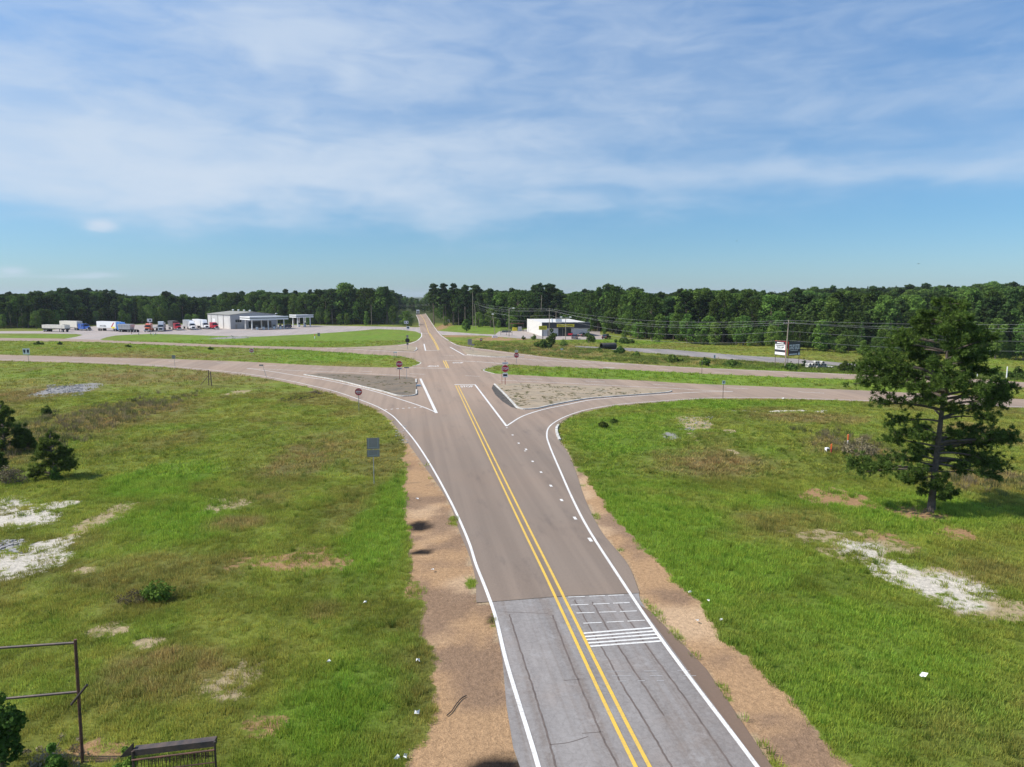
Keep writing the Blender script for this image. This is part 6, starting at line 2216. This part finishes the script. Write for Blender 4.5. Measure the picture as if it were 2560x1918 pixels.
def rubble(label, x0, x1, y0, y1, n, s0, s1, mat):
    pts = [G(rl.uniform(x0, x1), rl.uniform(y0, y1)) for _ in range(n)]
    m_ = MB()
    for (X, Y) in pts:
        z = gz(X, Y); s = rl.uniform(s0, s1)
        vs = []
        for q in range(8):
            sx, sy, sz = (q & 1) * 2 - 1, (q >> 1 & 1) * 2 - 1, (q >> 2 & 1)
            vs.append((X + sx * s * rl.uniform(.5, 1), Y + sy * s * rl.uniform(.4, 1), z - .05 + sz * s * rl.uniform(.5, 1)))
        m_.add(vs, [(0, 2, 3, 1), (4, 5, 7, 6), (0, 1, 5, 4), (1, 3, 7, 5), (3, 2, 6, 7), (2, 0, 4, 6)])
    tag(m_.build('rubble', M[mat]), label, 'rubble', kind='stuff')


rubble('grey broken rubble heap in the upper left grass', 118, 208, 966, 992, 520, .07, .19, 'rock')
rubble('grey stones on the sandy patch at the left edge', -10, 55, 1350, 1385, 110, .06, .16, 'rock')
rubble('pale rubble beside the left ditch and road edge', 990, 1022, 1064, 1108, 60, .05, .16, 'rock')
rubble('white broken debris on the lawn below the shop', 505, 625, 840, 850, 30, .1, .3, 'rock')
rubble('pale stones on the bare patch of the right field', 1690, 1780, 1048, 1075, 90, .06, .16, 'rock')
first = None
for (x, y, lab) in ((1993 / .8641, 1471 / .8641, 'pale blue crumpled bag in the right grass'), (1725, 1487, 'white scrap of litter high on the right verge'), (1743, 1559, 'white paper scrap low on the right verge'), (1772, 1508, 'white cup on the edge of the right grass'), (1803, 1558, 'white scrap farthest right on the verge gravel'), (823, 1661, 'white scrap in the near left grass'), (913, 1511, 'small white scrap left of the orange soil'), (1012, 1899, 'white cup at the bottom edge of the left verge'), (992, 1902, 'white cup nearest the bottom left of the dirt verge'), (1046, 1657, 'white scrap at the grass edge of the left verge'), (1041, 1251, 'pale board lying on the left dirt verge'), (1082, 1430, 'small white scrap in the middle of the left dirt verge'), (1958, 999, 'white bag by the right highway edge'), (1044, 1788, 'white scrap beside the curved strap on the left dirt')):
    X, Y = G(x, y)
    m_ = MB()
    s = .11 if 'bag' not in lab else .22
    vs = [(rl.uniform(-1, 1) * s * (2 if 'board' in lab else 1), rl.uniform(-1, 1) * s, rl.uniform(0, 1) * s * .9) for _ in range(9)]
    m_.add(vs, [(0, 1, 2), (2, 3, 4), (4, 5, 6), (6, 7, 8), (8, 0, 3), (1, 4, 7), (2, 5, 8), (0, 6, 3)])
    tag(m_.build('litter', M['litter'], loc=(X, Y, max(.03, gz(X, Y) + .1))), lab, 'litter')
pts = [G(1117, 1792), G(1128, 1782), G(1142, 1762), G(1155, 1748), G(1166, 1742)]
tag(MB().tube([(p[0], p[1], .05) for p in smooth(pts)], .02, 6).build('rubber_strap', M['tyre']), 'curved black rubber strap lying on the left dirt verge', 'strap')
X, Y = G(1046, 966)
t = thing('drain_inlet', 'bluish grey drain block with weeds at the left island edge', 'drain', (X, Y, 0), .1)
MB().hexa([(-.45, -.35, 0), (.45, -.35, 0), (.45, .35, 0), (-.45, .35, 0)], [(-.35, -.25, .3), (.35, -.25, .3), (.35, .25, .3), (-.35, .25, .3)]).build('block', pm('blue_grey_block', (.25, .31, .36), .7), t)
MB().box(-.2, .2, -.345, -.30, .05, .14).build('slot', M['dark'], t)
# weathered timber frame in the left grass
X, Y = G(517, 967)
t = thing('timber_frame', 'broken weathered timber frame standing in the upper left grass', 'timber frame', (X, Y, gz(X, Y)))
q = math.hypot(Y, HCAM) / FPX
MB().tube([(12 * q, 0, -.3), (11 * q, 0, ZT(Y, 932))], .09, 6).build('upright', M['wood'], t)
MB().tube([(3 * q, .3, -.3), (5 * q, .2, ZT(Y, 929))], .08, 6).build('upright', M['wood'], t)
MB().tube([(-15 * q, -.1, .1), (4 * q, .1, ZT(Y, 944))], .06, 6).build('brace', M['wood'], t)
MB().tube([(3 * q, .25, ZT(Y, 950)), (12 * q, 0, ZT(Y, 952))], .05, 6).build('rail', M['wood'], t)

# ------------------------------------------------------------------ rusty pipe sign frame and cage in the foreground
Xp, Yp = G(207, 1908)
t = thing('pipe_frame', 'rusty pipe frame of two rails on a post, bottom left', 'frame', (Xp, Yp, gz(Xp, Yp)))


def sight(x, y, Y):
    """place at distance Y that falls on image pixel x, y"""
    z = ZT(Y, y)
    dep = Y * CP - (z - HCAM) * SP
    return Vector(((x - 1280) / FPX * dep, Y, z))


o0 = Vector((Xp, Yp, gz(Xp, Yp)))
pt_, pb_ = sight(188, 1599, Yp) - o0, sight(207, 1908, Yp) - o0
MB().tube([pb_ + (pb_ - pt_) * .1, pb_.lerp(pt_, .5), pt_], .05, 10).build('post', M['rust'], t)
for (y0, y1, xe) in ((1620, 1607, 188.5), (1748, 1730, 194)):
    a, b_ = sight(xe, y1, Yp) - o0, sight(0, y0, Yp) - o0
    MB().tube([a, b_, b_ + (b_ - a) * 1.4], .042, 10).build('rail', M['greysteel'], t)
far_top, far_bot = pt_ + (sight(0, 1620, Yp) - sight(188, 1607, Yp)) * 2.4, None
MB().tube([Vector((far_top.x, far_top.y, -.4)), far_top + Vector((0, 0, .1))], .05, 10).build('post', M['rust'], t)
MB().tube([sight(218, 1712, Yp - .1) - o0, sight(178, 1762, Yp - .1) - o0], .038, 8).build('brace', M['greysteel'], t)
Xc, Yc = G(440, 1960)
zc = gz(Xc, Yc)
t = thing('rusty_cage', 'rusty steel cage with slatted sides and a dark top beam', 'cage', (Xc, Yc, zc))
o0 = Vector((Xc, Yc, zc))
A_, B2 = sight(335, 1876, Yc) - o0, sight(539, 1852, Yc) - o0
MB().hexa([A_ + Vector((0, -.10, -.13)), B2 + Vector((0, -.10, -.13)), B2 + Vector((0, .12, -.13)), A_ + Vector((0, .12, -.13))], [A_ + Vector((0, -.08, .05)), B2 + Vector((0, -.08, .05)), B2 + Vector((0, .12, .08)), A_ + Vector((0, .12, .08))]).build('top_beam', M['greysteel'], t)
MB().tube([A_ + Vector((0, -.16, -.22)), B2 + Vector((.02, -.16, -.2))], .03, 8).build('rail', M['rust'], t)
MB().tube([A_ + Vector((0, -.16, -.62)), B2 + Vector((.02, -.16, -.6))], .02, 8).build('rail', M['rust'], t)
for k in range(23):
    f = (k + .5) / 23
    p = A_.lerp(B2, f)
    MB().tube([p + Vector((0, -.15, -.2)), Vector((p.x + rl.uniform(-.02, .02), p.y - .15, -.1))], .011, 5).build('bar', M['rust'] if k % 2 else M['greysteel'], t)
lt = MB()
for k in range(15):
    p = A_.lerp(B2, .2 + .75 * k / 15) + Vector((0, -.165, -.24))
    w = .05
    lt.box(p.x, p.x + .02, p.y - .01, p.y, p.z - .18, p.z); lt.box(p.x + w, p.x + w + .02, p.y - .01, p.y, p.z - .18, p.z)
    if k % 3: lt.box(p.x + .021, p.x + w - .001, p.y - .01, p.y, p.z - .10, p.z - .08)
    if k % 2: lt.box(p.x + .021, p.x + w - .001, p.y - .01, p.y, p.z - .02, p.z)
lt.build('rusted_letter_row', M['rust'], t)
for p, q_ in ((A_, 0), (B2, 0)):
    MB().tube([p + Vector((.02, -.12, .05)), Vector((p.x + .02, p.y - .12, -.3))], .035, 8).build('corner_post', M['greysteel'], t)
MB().hexa([A_ + Vector((-.42, -.05, -.22)), A_ + Vector((-.02, -.05, -.12)), A_ + Vector((-.02, .05, -.12)), A_ + Vector((-.42, .05, -.22))], [A_ + Vector((-.40, -.05, -.17)), A_ + Vector((-.02, -.05, .24)), A_ + Vector((-.02, .05, .24)), A_ + Vector((-.40, .05, -.17))]).build('gusset_plate', M['greysteel'], t)
# two birds gliding
for x, y, Yd, lab in ((1842, 603, 260, 'tiny dark bird gliding in the sky, the higher one'), (2296, 660, 200, 'tiny dark bird gliding in the sky, the lower one')):
    p = sight(x, y, Yd)
    t = thing('bird', lab, 'bird', p, .3)
    m_ = MB()
    m_.tube([(-.25, 0, 0), (-.1, 0, .03), (.12, 0, .03), (.28, 0, .02)], [.02, .07, .06, .02], 6)
    for s_ in (-1, 1):
        m_.add([(-.08, s_ * .04, .03), (.1, s_ * .04, .03), (.05, s_ * .4, .16), (-.12, s_ * .75, .08), (-.12, s_ * .35, .14)], [(0, 1, 2, 4), (4, 2, 3)])
    m_.build('body', M['black'], t)

# grit and weeds that have settled on the two near islands
pa = np.array([G(rl.uniform(x0, x1), rl.uniform(y0, y1)) for (x0, x1, y0, y1, n) in ((1245, 1660, 962, 1020, 900), (770, 1040, 936, 988, 420)) for _ in range(n)])
isl = [GA([(1238, 962), (1293, 1018), (1336, 1021), (1417, 1005), (1600, 986), (1665, 981), (1650, 977), (1417, 965), (1309, 960.5)]), GA([(770, 938), (908, 966), (993, 988), (1039, 985), (1038, 950), (960, 943), (800, 936)])]
k = pip(isl[0], pa[:, 0], pa[:, 1]) | pip(isl[1], pa[:, 0], pa[:, 1])
k &= fbm(pa[:, 0], pa[:, 1], 2.2, 4, 51) > .50
pa = pa[k]; n = len(pa)
s = rng.uniform(.25, .75, n)
scatter('island_weeds', weedclump, np.concatenate([pa, np.full((n, 1), .13)], 1), np.stack([0 * s, 0 * s, rng.uniform(0, 6.28, n)], 1), np.stack([s * 1.6, s * 1.6, s * .5], 1), np.where(rng.uniform(size=(n, 1)) < .6, np.array([[.25, .22, .12]]), np.array([[.12, .15, .04]])), 'sparse dry weeds on the two near traffic islands', 'weeds')
# ------------------------------------------------------------------ the summer haze over the land
m = bpy.data.materials.new('haze_air')
m.use_nodes = True
N, L = m.node_tree.nodes, m.node_tree.links
N.clear()
out = N.new('ShaderNodeOutputMaterial')
pv = N.new('ShaderNodeVolumePrincipled')
pv.inputs['Color'].default_value = (.80, .88, 1, 1)
pv.inputs['Density'].default_value = .00008
L.new(pv.outputs[0], out.inputs['Volume'])
tag(MB().box(-6500, 6500, -300, 9500, -1.5, 60).build('haze', m), 'thin summer haze over the land', 'haze', kind='stuff')
